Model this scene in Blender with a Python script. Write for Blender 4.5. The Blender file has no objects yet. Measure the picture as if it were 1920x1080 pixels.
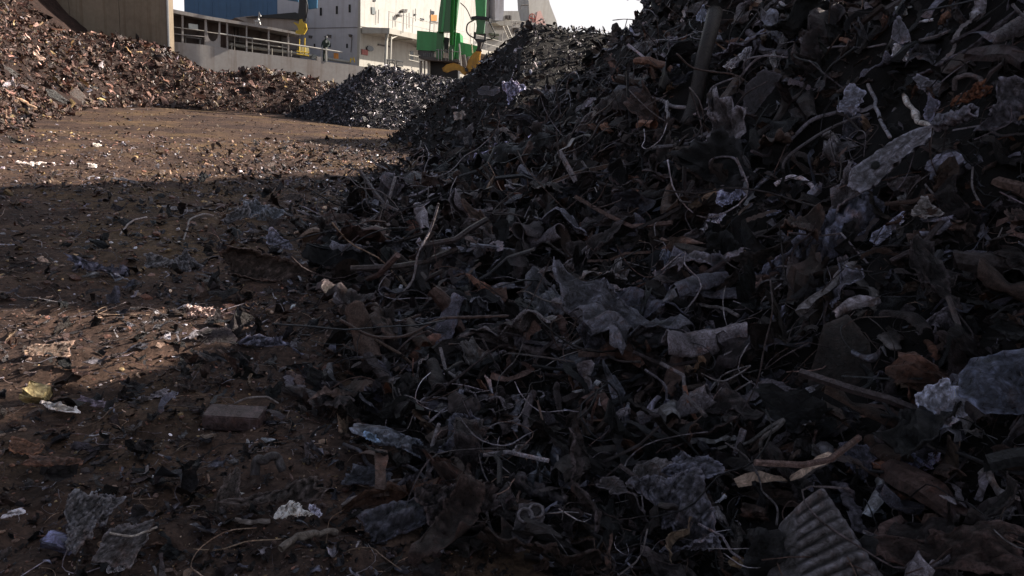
import bpy, math, random
import numpy as np
from mathutils import Vector, Matrix
R = math.radians
rng = np.random.default_rng(7)
random.seed(7)
sc = bpy.context.scene
COL = sc.collection

# ------------------------------------------------------------------ camera, sky, sun, exposure
F = 1400.0; CH = 1.6; PITCH = R(14.0); ROLL = R(4.6)      # focal length in photo pixels, eye height
cam = bpy.data.cameras.new('camera'); camo = bpy.data.objects.new('camera', cam); COL.objects.link(camo)
cam.sensor_width = 36.0; cam.lens = F / 1920 * 36.0; cam.clip_start = 0.05; cam.clip_end = 6000
camo.location = (0, 0, CH)
fwd = Vector((0, math.cos(PITCH), -math.sin(PITCH))); up0 = Vector((0, math.sin(PITCH), math.cos(PITCH))); rt0 = Vector((1, 0, 0))
rt = rt0 * math.cos(ROLL) + up0 * math.sin(ROLL)
up = -rt0 * math.sin(ROLL) + up0 * math.cos(ROLL)
camo.rotation_euler = Matrix((rt, up, -fwd)).transposed().to_euler()
sc.camera = camo

SUN_EL = R(30); SUN_AZ = R(24)                            # azimuth measured from +X towards +Y
sund = Vector((math.cos(SUN_EL) * math.cos(SUN_AZ), math.cos(SUN_EL) * math.sin(SUN_AZ), math.sin(SUN_EL)))
w = bpy.data.worlds.new('World'); sc.world = w; w.use_nodes = True
nt = w.node_tree; nt.nodes.clear()
sky = nt.nodes.new('ShaderNodeTexSky'); sky.sky_type = 'NISHITA'; sky.sun_disc = False
sky.sun_elevation = SUN_EL; sky.sun_rotation = math.pi / 2 - SUN_AZ
sky.air_density = 1.0; sky.dust_density = 1.5; sky.ozone_density = 1.0; sky.altitude = 0
bg = nt.nodes.new('ShaderNodeBackground'); bg.inputs[1].default_value = 0.075
wo = nt.nodes.new('ShaderNodeOutputWorld')
# the whole horizon is veiled by bright white haze that thins evenly with height
tc = nt.nodes.new('ShaderNodeTexCoord'); sx = nt.nodes.new('ShaderNodeSeparateXYZ'); nt.links.new(tc.outputs['Generated'], sx.inputs[0])
hz = nt.nodes.new('ShaderNodeMapRange'); hz.interpolation_type = 'SMOOTHSTEP'
hz.inputs[1].default_value = 0.08; hz.inputs[2].default_value = 0.36; hz.inputs[3].default_value = 0.97; hz.inputs[4].default_value = 0.0
nt.links.new(sx.outputs['Z'], hz.inputs[0])
mx = nt.nodes.new('ShaderNodeMix'); mx.data_type = 'RGBA'; nt.links.new(hz.outputs[0], mx.inputs[0]); hs = nt.nodes.new('ShaderNodeHueSaturation'); hs.inputs['Saturation'].default_value = .55; nt.links.new(sky.outputs[0], hs.inputs['Color']); nt.links.new(hs.outputs[0], mx.inputs[6])
mx.inputs[7].default_value = (8.6, 8.35, 8.5, 1)
nt.links.new(mx.outputs[2], bg.inputs[0]); nt.links.new(bg.outputs[0], wo.inputs[0])
sl = bpy.data.lights.new('sun', 'SUN'); sl.energy = 5.0; sl.angle = R(0.6); sl.color = (1.0, 0.90, 0.78)
so = bpy.data.objects.new('sun', sl); COL.objects.link(so); so.rotation_euler = sund.to_track_quat('Z', 'Y').to_euler()
so.location = (30, 10, 30)
sc.view_settings.view_transform = 'Standard'; sc.view_settings.look = 'None'
sc.view_settings.exposure = 0.75; sc.view_settings.gamma = 1.0; sc.view_settings.use_curve_mapping = False
sc.cycles.max_bounces = 5; sc.cycles.diffuse_bounces = 2; sc.cycles.glossy_bounces = 2

# ------------------------------------------------------------------ picture <-> place
def ray(px, py):
    u = px - 960.0; v = 540.0 - py
    return rt * u + up * v + fwd * F
def at(px, py, Y):
    r = ray(px, py); t = Y / r.y
    return Vector((r.x * t, Y, CH + r.z * t))
_rt, _up, _fw = np.array(rt), np.array(up), np.array(fwd)
def project(p):
    q = p - np.array([0, 0, CH]); d = q @ _fw; d = np.where(d < 0.05, 0.05, d)
    return 960 + F * (q @ _rt) / d, 540 - F * (q @ _up) / d, q @ _fw

# ------------------------------------------------------------------ noise and terrain
_perm = np.random.default_rng(3).random((256, 256))
def vn(x, y):
    xi = np.floor(x).astype(int); yi = np.floor(y).astype(int); fx = x - xi; fy = y - yi
    fx = fx * fx * (3 - 2 * fx); fy = fy * fy * (3 - 2 * fy)
    g = lambda a, b: _perm[a & 255, b & 255]
    return (g(xi, yi) * (1 - fx) + g(xi + 1, yi) * fx) * (1 - fy) + (g(xi, yi + 1) * (1 - fx) + g(xi + 1, yi + 1) * fx) * fy * 1.0
def fbm(x, y, s=1.0, o=4, seed=0):
    t = 0; a = 0.5; tot = 0
    for k in range(o):
        t = t + a * (vn(x * s + 17.3 * k + seed * 5.1, y * s + 9.7 * k + seed * 3.3) - 0.5); tot += a; a *= 0.5; s *= 2.03
    return t / tot
def spl(x, k):
    return np.logaddexp(0, x * k) / k
def smax(a, b, k=6.0):
    return np.logaddexp(a * k, b * k) / k
ip = lambda v, a, b: np.interp(v, a, b)
FY = [-8, 0, 2.1, 2.7, 3.9, 5.4, 8.7, 12.7, 20, 34]
FX = [-1.0, -1.1, -1.25, -1.45, -1.75, -2.05, -2.6, -3.0, -3.4, -4.0]
def h_main(x, y):
    xs_shift = np.maximum(y - 13, 0) * 0.30
    d = x - ip(y, FY, FX) - xs_shift - ip(y, [2, 6], [.35, .15])
    a = ip(y, [-4, 2, 4, 6, 11, 14], [.02, .07, .12, .20, .43, .43])
    b = ip(y, [-4, 2, 4, 6, 11, 14], [.5, .8, .85, .85, .70, .72])
    xs = ip(y, [-4, 0, 2, 4, 8, 12], [3.0, 2.2, 1.5, 1.2, .6, 0.0])
    h = a * spl(d, 6) + b * spl(x - xs - xs_shift, 4)
    cap = ip(y, [-8, 3, 5.2, 5.9, 6.6, 9.2, 10.1, 11.2, 12.5, 16.4, 17.2, 19, 24], [8, 9, 9.0, 4.6, 2.9, 3.0, 6.2, 9.6, 11.8, 11.8, 5.2, 4.0, 3])  # unseen crest heights and gap shaped to cast the yard's shade and sun patch
    cap = cap + fbm(x, y, .5, 3, 5) * .8
    h = -smax(-h, -cap, 2.0)
    h = h - 1.0 * spl(x - 11, 2)
    h = h + (fbm(x, y, .55, 4, 1) * .9 + fbm(x, y, 2.3, 3, 2) * .42) * np.clip(h * .9, 0, 1)
    return np.where(d < -1.2, -1.0, h - 0.09)
def h_ridge(x, y):
    # far ridge of shredded scrap behind the heap, crest towards x -0.5 .. 6
    dx = np.maximum(-0.35 - x, 0) ; dy = np.abs(y - 25.5 - .12 * x)
    top = 3.86 + ip(x, [-1, 0, 2, 3.2, 6, 14], [-.1, .06, 0.02, -.1, .6, .6])
    h = top - .93 * dx - .60 * np.maximum(dy - .6, 0)
    h = h - spl(x - 14, 2)
    return h + fbm(x, y, 1.1, 4, 7) * .30 * np.clip(h, 0, 1)
BF = np.array([(-6.5, 3), (-8.5, 10), (-11.9, 17), (-15.0, 24), (-17.6, 30), (-17.6, 36), (-12.5, 40.5), (-7, 43)], float)
def sd_poly(x, y, P):
    best = np.full(np.shape(x), 1e9); sg = np.zeros(np.shape(x))
    for i in range(len(P) - 1):
        a = P[i]; b = P[i + 1]; e = b - a; L = e @ e
        t = np.clip(((x - a[0]) * e[0] + (y - a[1]) * e[1]) / L, 0, 1)
        dx = x - a[0] - t * e[0]; dy = y - a[1] - t * e[1]; dd = np.hypot(dx, dy)
        cr = e[0] * dy - e[1] * dx
        m = dd < best; best = np.where(m, dd, best); sg = np.where(m, np.sign(cr), sg)
    return best * sg
def h_left(x, y):
    d = sd_poly(x, y, BF)
    h = .72 * spl(d, 3)
    cap = ip(x, [-34, -29, -27, -25.4, -23.6, -21, -19.6, -18, -15, -12, -8], [11, 8.6, 6.4, 4.4, 3.0, 3.0, 2.55, 2.0, 2.15, 2.45, 2.3])
    cap = np.where(y < 34, np.maximum(cap, ip(y, [6, 20, 34], [4.5, 7, 3.3])), cap) 
    h = -smax(-h, -cap, 3.0) - .8 * spl(y - 44.5, 2)
    return h + (fbm(x, y, .42, 4, 11) * 1.25 + fbm(x, y, 1.9, 3, 12) * .35) * np.clip(h, 0, 1) - .12
def h_dark(x, y):
    dx = np.maximum(np.abs(x + 4.3) - 3.3, 0); dy = np.abs(y - 37.6)
    h = 2.62 - np.maximum(x + 6.5, 0) * .10 - .62 * dx - .62 * np.maximum(dy - .3, 0)
    return h + fbm(x, y, .9, 4, 15) * .42 * np.clip(h, 0, 1)
def h_ground(x, y):
    r = np.hypot(x, y)
    return (fbm(x, y, 1.3, 4, 21) * .14 + fbm(x, y, 7.0, 4, 22) * .10) * np.clip(1.6 - r / 30, .25, 1)
def T(x, y):
    x = np.asarray(x, float); y = np.asarray(y, float)
    return np.maximum.reduce([h_ground(x, y), h_main(x, y), h_ridge(x, y), h_left(x, y), h_dark(x, y)])
def hit(px, py):
    r = ray(px, py); t = np.concatenate([np.arange(1.2, 8, .02), np.arange(8, 60, .08)]) / r.y
    X = r.x * t; Y = r.y * t; Z = CH + r.z * t
    m = np.nonzero(Z < T(X, Y))[0]
    i = m[0] if len(m) else len(t) - 1
    return Vector((X[i], Y[i], Z[i]))
def tnormal(x, y, e=.12):
    n = np.stack([-(T(x + e, y) - T(x - e, y)) / (2 * e), -(T(x, y + e) - T(x, y - e)) / (2 * e), np.ones_like(x)], -1)
    return n / np.linalg.norm(n, axis=-1, keepdims=True)

# ------------------------------------------------------------------ materials
class N:
    def __init__(s, name):
        s.m = bpy.data.materials.new(name); s.m.use_nodes = True; s.t = s.m.node_tree; s.b = s.t.nodes['Principled BSDF']
    def n(s, t, **kw):
        x = s.t.nodes.new(t)
        for k, v in kw.items(): setattr(x, k, v)
        return x
    def l(s, a, b): s.t.links.new(a, b)
    def noise(s, scale, detail=4, rough=.6, coord='Object', dist=0):
        tc = s.n('ShaderNodeTexCoord'); x = s.n('ShaderNodeTexNoise'); s.l(tc.outputs[coord], x.inputs['Vector'])
        x.inputs['Scale'].default_value = scale; x.inputs['Detail'].default_value = detail
        x.inputs['Roughness'].default_value = rough; x.inputs['Distortion'].default_value = dist
        return x.outputs['Fac']
    def ramp(s, fac, stops):
        r = s.n('ShaderNodeValToRGB'); s.l(fac, r.inputs[0]); e = r.color_ramp.elements
        while len(e) < len(stops): e.new(.5)
        for q, (p, c) in zip(e, stops): q.position = p; q.color = tuple(c) + ((1,) if len(c) == 3 else ())
        return r.outputs[0]
    def mul(s, a, b, f=1.0, mode='MULTIPLY'):
        x = s.n('ShaderNodeMix', data_type='RGBA', blend_type=mode); x.inputs[0].default_value = f
        s.l(a, x.inputs[6]); s.l(b, x.inputs[7]); return x.outputs[2]
    def bump(s, h, strength=.4, dist=.01):
        x = s.n('ShaderNodeBump'); x.inputs['Strength'].default_value = strength; x.inputs['Distance'].default_value = dist
        s.l(h, x.inputs['Height']); s.l(x.outputs[0], s.b.inputs['Normal'])
def paint(name, c, rough=.5, metal=0.0, wear_shading=.35, scale=1.5, bump=.1, c2=None):
    k = N(name); c2 = c2 or [v * .55 for v in c]
    f = k.noise(scale, 8, .7); g = k.noise(scale * 9, 4)
    col = k.ramp(f, [(.30, [a * wear_shading + b * (1 - wear_shading) for a, b in zip(c2, c)]), (.55, c), (.8, [min(1, v * 1.06) for v in c])])
    col = k.mul(col, k.ramp(g, [(.3, (.86,) * 3), (.7, (1, 1, 1))]))
    tcs = k.n('ShaderNodeTexCoord'); mp_ = k.n('ShaderNodeMapping'); k.l(tcs.outputs['Object'], mp_.inputs['Vector']); mp_.inputs['Scale'].default_value = (2.2, 2.2, .09)
    st = k.n('ShaderNodeTexNoise'); k.l(mp_.outputs[0], st.inputs['Vector']); st.inputs['Scale'].default_value = 1.4; st.inputs['Detail'].default_value = 7; st.inputs['Roughness'].default_value = .7
    col = k.mul(col, k.ramp(st.outputs['Fac'], [(.36, (.66, .58, .52)), (.50, (1, 1, 1))]), .25 + wear_shading * .9)
    k.l(col, k.b.inputs['Base Color']); k.b.inputs['Roughness'].default_value = rough; k.b.inputs['Metallic'].default_value = metal
    k.bump(g, bump, .01); return k.m

def scrap_material(name='scrap_metal', bscale=30, rough=(.22, .48)):
    k = N(name)
    a = k.n('ShaderNodeAttribute', attribute_name='tint'); oi = k.n('ShaderNodeObjectInfo')
    base = k.mul(a.outputs['Color'], oi.outputs['Color'])
    f = k.noise(17, 9, .78, dist=1.6); g = k.noise(bscale * 1.4, 6, .75, dist=1.0)
    col = k.mul(base, k.ramp(f, [(.36, (.24, .20, .18)), (.48, (.78, .72, .69)), (.58, (1.35, 1.32, 1.33)), (.68, (2.2, 2.15, 2.2))]))
    rust = k.ramp(k.noise(5.3, 5, .7), [(.56, (1, 1, 1)), (.70, (1.1, .78, .62))])
    geo = k.n('ShaderNodeNewGeometry'); col = k.mul(col, rust)
    wear_shading = k.ramp(geo.outputs['Pointiness'], [(.44, (.62, .60, .60)), (.50, (1, 1, 1)), (.545, (2.3, 2.3, 2.4)), (.62, (3.6, 3.6, 3.8))])  # worn ridges, with edge highlights and crease shade painted into the colour
    k.l(k.mul(col, wear_shading), k.b.inputs['Base Color'])
    k.l(a.outputs['Alpha'], k.b.inputs['Metallic'])
    rr = k.n('ShaderNodeMapRange'); rr.inputs[1].default_value = .3; rr.inputs[2].default_value = .7
    rr.inputs[3].default_value = rough[0]; rr.inputs[4].default_value = rough[1]
    k.l(f, rr.inputs[0]); k.l(rr.outputs[0], k.b.inputs['Roughness'])
    k.bump(g, .9, .02); return k.m
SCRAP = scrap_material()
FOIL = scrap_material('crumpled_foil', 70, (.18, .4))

def heap_material(name, stops, bscale=14):
    k = N(name)
    f = k.noise(3.2, 8, .75, dist=.5); g = k.noise(bscale, 8, .8, dist=1.2)
    col = k.mul(k.ramp(f, stops), k.ramp(g, [(.35, (.35, .33, .32)), (.6, (1.1, 1.05, 1.05))]))
    k.l(col, k.b.inputs['Base Color']); k.b.inputs['Roughness'].default_value = .75
    k.b.inputs['Specular IOR Level'].default_value = .3
    k.bump(g, 1.0, .08); return k.m
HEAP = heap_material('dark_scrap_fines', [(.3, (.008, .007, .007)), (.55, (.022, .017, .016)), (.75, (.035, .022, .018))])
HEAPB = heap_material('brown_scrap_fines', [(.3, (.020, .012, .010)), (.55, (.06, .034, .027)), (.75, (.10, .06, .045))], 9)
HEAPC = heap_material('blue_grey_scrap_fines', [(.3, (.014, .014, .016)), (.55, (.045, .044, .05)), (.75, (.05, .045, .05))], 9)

def ground_material():
    k = N('rusty_yard_dirt')
    f = k.noise(.35, 6, .6); f2 = k.noise(2.1, 8, .7, dist=.4); g = k.noise(28, 8, .8, dist=.8); v = k.n('ShaderNodeTexVoronoi')
    tc = k.n('ShaderNodeTexCoord'); k.l(tc.outputs['Object'], v.inputs['Vector']); v.inputs['Scale'].default_value = 22
    c = k.ramp(f, [(.35, (.070, .046, .039)), (.5, (.120, .078, .059)), (.62, (.185, .124, .070)), (.75, (.098, .062, .050))])
    c = k.mul(c, k.ramp(f2, [(.32, (.36, .33, .34)), (.5, (.92, .90, .90)), (.68, (1.4, 1.32, 1.25))]))
    c = k.mul(c, k.ramp(g, [(.38, (.42, .40, .40)), (.60, (1.25, 1.2, 1.16))]))
    k.l(c, k.b.inputs['Base Color']); k.b.inputs['Roughness'].default_value = .85; k.b.inputs['Specular IOR Level'].default_value = .25
    k.bump(k.mul(k.ramp(g, [(0, (0, 0, 0)), (1, (1, 1, 1))]), k.ramp(v.outputs['Distance'], [(0, (1, 1, 1)), (.7, (.3, .3, .3))])), .9, .03)
    return k.m
GROUND = ground_material()

# ------------------------------------------------------------------ mesh helpers
def tag(o, label=None, cat=None, group=None, kind=None):
    if label: o['label'] = label
    if cat: o['category'] = cat
    if group: o['group'] = group
    if kind: o['kind'] = kind
    return o
def link(name, me, parent=None, mat=None):
    o = bpy.data.objects.new(name, me); COL.objects.link(o)
    if parent: o.parent = parent; o.matrix_parent_inverse = Matrix.Translation(-parent.location)
    if mat: me.materials.append(mat)
    return o
def mesh_np(name, V, Fc, smooth=False, tint=None):
    """V (n,3), Fc (m,k) constant k"""
    me = bpy.data.meshes.new(name); V = np.ascontiguousarray(V, np.float32); Fc = np.ascontiguousarray(Fc, np.int32)
    m, k = Fc.shape
    me.vertices.add(len(V)); me.vertices.foreach_set('co', V.ravel())
    me.loops.add(m * k); me.loops.foreach_set('vertex_index', Fc.ravel())
    me.polygons.add(m); me.polygons.foreach_set('loop_start', np.arange(m, dtype=np.int32) * k)
    me.polygons.foreach_set('loop_total', np.full(m, k, np.int32))
    me.polygons.foreach_set('use_smooth', np.full(m, smooth, bool))
    if tint is not None:
        a = me.attributes.new('tint', 'FLOAT_COLOR', 'POINT')
        a.data.foreach_set('color', np.ascontiguousarray(tint, np.float32).ravel())
    me.update(); me.validate(); return me
def grid_mesh(name, xs, ys, hf, mat, label, kind='structure', cat=None):
    X, Y = np.meshgrid(xs, ys); Z = hf(X, Y); V = np.stack([X, Y, Z], -1).reshape(-1, 3)
    ny, nx = X.shape; i = np.arange(nx - 1)[None, :] + np.arange(ny - 1)[:, None] * nx
    Fc = np.stack([i, i + 1, i + 1 + nx, i + nx], -1).reshape(-1, 4)
    keep = Z.ravel()[Fc].max(1) > -.25
    Fc = Fc[keep]
    used = np.unique(Fc); mp = np.zeros(len(V), int); mp[used] = np.arange(len(used))
    return tag(link(name, mesh_np(name, V[used], mp[Fc], True), mat=mat), label, cat, kind=kind)

# ------------------------------------------------------------------ the setting: ground and heaps
def polar_ground():
    th = np.linspace(0, 2 * math.pi, 361)[:-1]; r = np.concatenate([[.25], np.geomspace(.8, 60, 230), np.geomspace(70, 3000, 14)])
    Rr, Th = np.meshgrid(r, th, indexing='ij'); X = Rr * np.sin(Th); Y = Rr * np.cos(Th); Z = np.where(Rr < 65, h_ground(X, Y), 0)
    n, m = X.shape; i = np.arange(n - 1)[:, None] * m; j = np.arange(m)[None, :]; jn = (j + 1) % m
    Fc = np.stack([i + j, i + m + j, i + m + jn, i + jn], -1).reshape(-1, 4)
    me = mesh_np('ground', np.stack([X, Y, Z], -1).reshape(-1, 3), Fc[:, ::-1], True)
    o = link('ground', me, mat=GROUND)
    return tag(o, 'rust brown dirt yard between the heaps of scrap', kind='structure')
polar_ground()
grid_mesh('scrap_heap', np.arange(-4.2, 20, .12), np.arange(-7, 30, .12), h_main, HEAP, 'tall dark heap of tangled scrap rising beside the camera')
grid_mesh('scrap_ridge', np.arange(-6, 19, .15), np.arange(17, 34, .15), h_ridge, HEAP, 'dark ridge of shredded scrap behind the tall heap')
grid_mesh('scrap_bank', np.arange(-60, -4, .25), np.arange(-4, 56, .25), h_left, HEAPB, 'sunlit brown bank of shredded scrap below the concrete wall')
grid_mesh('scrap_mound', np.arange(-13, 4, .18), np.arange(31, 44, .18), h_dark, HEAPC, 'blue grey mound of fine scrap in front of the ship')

# ------------------------------------------------------------------ scrap prototypes (unit size about 1 across)
def proto_sheet(nu, nv, r, fold=.28, curl=.5, aspect=1.0):
    u = np.linspace(-1, 1, nu + 1); v = np.linspace(-1, 1, nv + 1); U, V = np.meshgrid(u, v)
    ang = np.arctan2(V, U); rad = np.maximum(abs(U), abs(V))
    ph = r.random(5) * 6.28
    kc = np.sort(r.random(int(r.integers(3, 7))) * 6.28); rc = .75 + .5 * r.random(len(kc))       # straight torn edges between random corners
    kk = np.concatenate([kc - 6.2832, kc, kc + 6.2832]); rr_ = np.concatenate([rc] * 3)
    q0 = np.searchsorted(kk, ang) - 1; a0 = kk[q0]; a1 = kk[q0 + 1]; r0_ = rr_[q0]; r1_ = rr_[q0 + 1]
    da = np.clip(a1 - a0, .05, 2.4); tt_ = np.clip(ang - a0, 0, da)
    out = r0_ * r1_ * np.sin(da) / np.maximum(r0_ * np.sin(tt_) + r1_ * np.sin(da - tt_), .18); out = np.clip(out, .35, 1.3) + .05 * np.sin(9 * ang + ph[3])
    edge = rad > .98
    jit = r.normal(0, min(.09, .5 / nu), U.shape) * (.4 + edge)
    X = U * (1 + (out - 1) * rad) + jit; Y = (V * (1 + (out - 1) * rad) + r.normal(0, min(.09, .5 / nu), U.shape) * (.4 + edge)) * aspect
    Z = np.zeros_like(X)
    for k in range(5):
        a = r.random() * 6.28; q = (X * math.cos(a) + Y * math.sin(a)) * (1.2 + r.random() * 2.6) + r.random() * 9
        Z += fold * (.8 if k < 2 else .35) * (abs((q / 1.6) % 2 - 1) - .5) * (.5 + r.random())
    nz = 9 if nu > 20 else 0
    for k in range(nz):                                  # fine creases of crushed sheet
        a = r.random() * 6.28; w_ = 3 + r.random() * 7; q = (X * math.cos(a) + Y * math.sin(a)) * w_ + r.random() * 9 + .8 * np.sin(3 * X + k) + .8 * np.sin(3 * Y - k)
        Z += fold * .9 / w_ * (abs((q / 1.6) % 2 - 1) - .5) * (.5 + r.random())
    Z += r.normal(0, .06 if nu < 20 else .022, U.shape)
    # curl about an axis
    a = r.random() * 6.28; c = curl * r.normal(0, 1.5)
    q = X * math.cos(a) + Y * math.sin(a); s = -X * math.sin(a) + Y * math.cos(a)
    if abs(c) > .05:
        q2 = np.sin(q * c) / c; Z = Z * np.cos(q * c) + (1 - np.cos(q * c)) / c; q = q2
    X = q * math.cos(a) - s * math.sin(a); Y = q * math.sin(a) + s * math.cos(a)
    P = np.stack([X, Y, Z], -1).reshape(-1, 3) * .5
    i = np.arange(nu)[None, :] + np.arange(nv)[:, None] * (nu + 1)
    t1 = np.stack([i, i + 1, i + nu + 2], -1).reshape(-1, 3); t2 = np.stack([i, i + nu + 2, i + nu + 1], -1).reshape(-1, 3)
    return P, np.concatenate([t1, t2])
def catmull(P, n):
    P = np.asarray(P, float); Q = np.concatenate([[2 * P[0] - P[1]], P, [2 * P[-1] - P[-2]]]); out = []
    m = len(P) - 1
    for t in np.linspace(0, m, n):
        i = min(int(t), m - 1); f = t - i; a, b, c, d = Q[i:i + 4]
        out.append(.5 * (2 * b + (c - a) * f + (2 * a - 5 * b + 4 * c - d) * f * f + (3 * b - a - 3 * c + d) * f ** 3))
    return np.array(out)
def sweep(path, rads, sides, flat=1.0, twist=0.0, hollow=False):
    n = len(path); tan = np.gradient(path, axis=0); tan /= np.linalg.norm(tan, axis=1, keepdims=True) + 1e-9
    ref = np.array([0, 0, 1.0]); 
    if abs(tan[0] @ ref) > .9: ref = np.array([1.0, 0, 0])
    V = []; b = np.cross(tan[0], ref); b /= np.linalg.norm(b)
    for i in range(n):
        b = b - tan[i] * (b @ tan[i]); b /= np.linalg.norm(b) + 1e-9; c = np.cross(tan[i], b)
        for k in range(sides):
            a = 6.28318 * k / sides + twist * i
            V.append(path[i] + rads[i] * (b * math.cos(a) + c * math.sin(a) * flat))
    V = np.array(V); T3 = []
    for i in range(n - 1):
        for k in range(sides):
            p = i * sides + k; q = i * sides + (k + 1) % sides
            T3 += [(p, q, q + sides), (p, q + sides, p + sides)]
    if not hollow:
        for base in (0, (n - 1) * sides):
            for k in range(1, sides - 1): T3.append((base, base + k, base + k + 1))
    return V, np.array(T3)
def proto_wire(seg, sides, r, rad=.012, wob=.5):
    P = [np.zeros(3)]; d = np.array([1.0, 0, 0]); curl = r.normal(0, 1.0)
    for i in range(5):
        a = curl * .6 + r.normal(0, wob); d = np.array([d[0] * math.cos(a) - d[1] * math.sin(a), d[0] * math.sin(a) + d[1] * math.cos(a), r.normal(0, .25)])
        P.append(P[-1] + d / np.linalg.norm(d) * .25)
    P = catmull(P, seg); P -= P.mean(0)
    return sweep(P, np.full(seg, rad) * (1 + .15 * r.normal(size=seg)), sides)
def proto_strip(seg, r, wdt=.1):
    P = [np.zeros(3)]; d = np.array([1.0, 0, 0])
    for i in range(4):
        a = r.normal(0, .55); d = np.array([d[0] * math.cos(a) - d[1] * math.sin(a), d[0] * math.sin(a) + d[1] * math.cos(a), r.normal(0, .45)])
        P.append(P[-1] + d / np.linalg.norm(d) * .28)
    P = catmull(P, seg); P -= P.mean(0)
    return sweep(P, wdt * (.5 + .8 * r.random(seg)), 4, flat=.07, twist=r.normal(0, .20))
def proto_chunk(r, sub=1):
    import bmesh
    bm = bmesh.new(); bmesh.ops.create_icosphere(bm, subdivisions=sub, radius=.5)
    V = np.array([v.co[:] for v in bm.verts]); Fc = np.array([[v.index for v in f.verts] for f in bm.faces]); bm.free()
    s = np.array([1, .5 + .4 * r.random(), .25 + .35 * r.random()])
    V = V * (1 + r.normal(0, .16, (len(V), 1))) * s
    return V, Fc
def thicken(V, Fc, t):
    """give a sheet a real thickness: two skins joined round the border"""
    n = np.zeros_like(V); fn = np.cross(V[Fc[:, 1]] - V[Fc[:, 0]], V[Fc[:, 2]] - V[Fc[:, 0]])
    for k in range(3): np.add.at(n, Fc[:, k], fn)
    n /= np.linalg.norm(n, axis=1, keepdims=True) + 1e-9
    m = len(V); V2 = np.concatenate([V + n * t / 2, V - n * t / 2]); e = {}
    for f in Fc:
        for a, b in ((f[0], f[1]), (f[1], f[2]), (f[2], f[0])): e[(a, b)] = 1
    side = []
    for (a, b) in e:
        if (b, a) not in e: side += [(b, a, a + m), (b, a + m, b + m)]
    return V2, np.concatenate([Fc, Fc[:, ::-1] + m, np.array(side, int).reshape(-1, 3)])
def proto_channel(nu, nv, r):
    u = np.linspace(-1, 1, nu + 1); v = np.linspace(-1, 1, nv + 1); U, V = np.meshgrid(u, v)
    w_ = .10 + .10 * r.random(); a = V * (1.2 + 1.4 * r.random()); dent = 1 - .55 * np.exp(-((U - r.uniform(-.6, .6)) / .22) ** 2)
    X = U * .5 + r.normal(0, .006, U.shape) + .02 * np.sin(V * 4) * (abs(U) > .9); Y = np.sin(a) * w_ * (1 + .2 * np.sin(3 * U + 1)); Z = np.cos(a) * w_ * dent
    k = r.normal(0, .22); kink = r.uniform(-.3, .3); Z = Z + k * np.maximum(U - kink, 0) + r.normal(0, .12) * U ** 2; Y = Y + r.normal(0, .12) * U ** 2 + r.normal(0, .008, U.shape)
    i = np.arange(nu)[None, :] + np.arange(nv)[:, None] * (nu + 1)
    return np.stack([X, Y, Z], -1).reshape(-1, 3), np.concatenate([np.stack([i, i + 1, i + nu + 2], -1).reshape(-1, 3), np.stack([i, i + nu + 2, i + nu + 1], -1).reshape(-1, 3)])
def proto_rod(r):
    P = np.array([[-.5, 0, 0], [-.1, r.normal(0, .02), r.normal(0, .02)], [.15, r.normal(0, .05), r.normal(0, .05)], [.5, r.normal(0, .12), r.normal(0, .12)]])
    P = np.concatenate([P[:1] + (P[1:2] - P[:1]) * t for t in (0, .5)] + [P[1:2], P[2:3], P[3:4]])
    return sweep(P, np.full(len(P), .018 + .02 * r.random()), int(r.choice([4, 6])), flat=r.choice([.4, 1.0]))
pr = np.random.default_rng(11)
LO = [proto_sheet(2, 2, pr, .4, .5, .15 + .45 * pr.random()) for _ in range(24)] + [proto_strip(4, pr, .10) for _ in range(6)]
MDN = [proto_sheet(8, 6, pr, .34, .7, .15 + .5 * pr.random()) for _ in range(30)] + [proto_strip(9, pr, .07) for _ in range(5)] + [proto_channel(9, 5, pr) for _ in range(7)] + [proto_rod(pr) for _ in range(5)]
MD = [proto_sheet(5, 4, pr, .30, .6, .18 + .6 * pr.random()) for _ in range(36)] + [proto_strip(7, pr, .09) for _ in range(12)]
CHK = [proto_chunk(pr) for _ in range(12)]
WIRE = [proto_wire(14, 3, pr, .0065) for _ in range(24)]
WIREF = [proto_wire(8, 3, pr, .02) for _ in range(10)]

PAL = {  # real-world base colours of the scrap; fourth value = metallic
    'dark': (.027, .022, .022, .3), 'brown': (.044, .029, .024, .1), 'grey': (.115, .108, .115, .6), 'blue': (.082, .084, .102, .5),
    'pale': (.30, .295, .32, .5), 'rust': (.080, .040, .027, .05), 'black': (.010, .010, .011, .2), 'white': (.5, .49, .47, .0),
    'tan': (.17, .12, .085, .1), 'ochre': (.17, .12, .055, 0), 'pink': (.125, .072, .056, .25), 'silver': (.55, .55, .57, .7)}
def tints(n, mix, r, jit=.35):
    ks = list(mix); p = np.array([mix[k] for k in ks], float); p /= p.sum()
    c = np.array([PAL[k] for k in ks])[r.choice(len(ks), n, p=p)]
    g = np.exp(r.normal(0, jit, (n, 1))); c = c.copy(); c[:, :3] = np.clip(c[:, :3] * g * np.exp(r.normal(0, .025, (n, 3))), 0, .85)
    return c
def basis(nrm, spin):
    a = np.where(abs(nrm[:, 2:3]) < .9, np.array([[0, 0, 1.0]]), np.array([[1.0, 0, 0]]))
    x = np.cross(a, nrm); x /= np.linalg.norm(x, axis=1, keepdims=True); y = np.cross(nrm, x)
    c, s = np.cos(spin)[:, None], np.sin(spin)[:, None]
    return np.stack([x * c + y * s, -x * s + y * c, nrm], -1)       # columns
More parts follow.
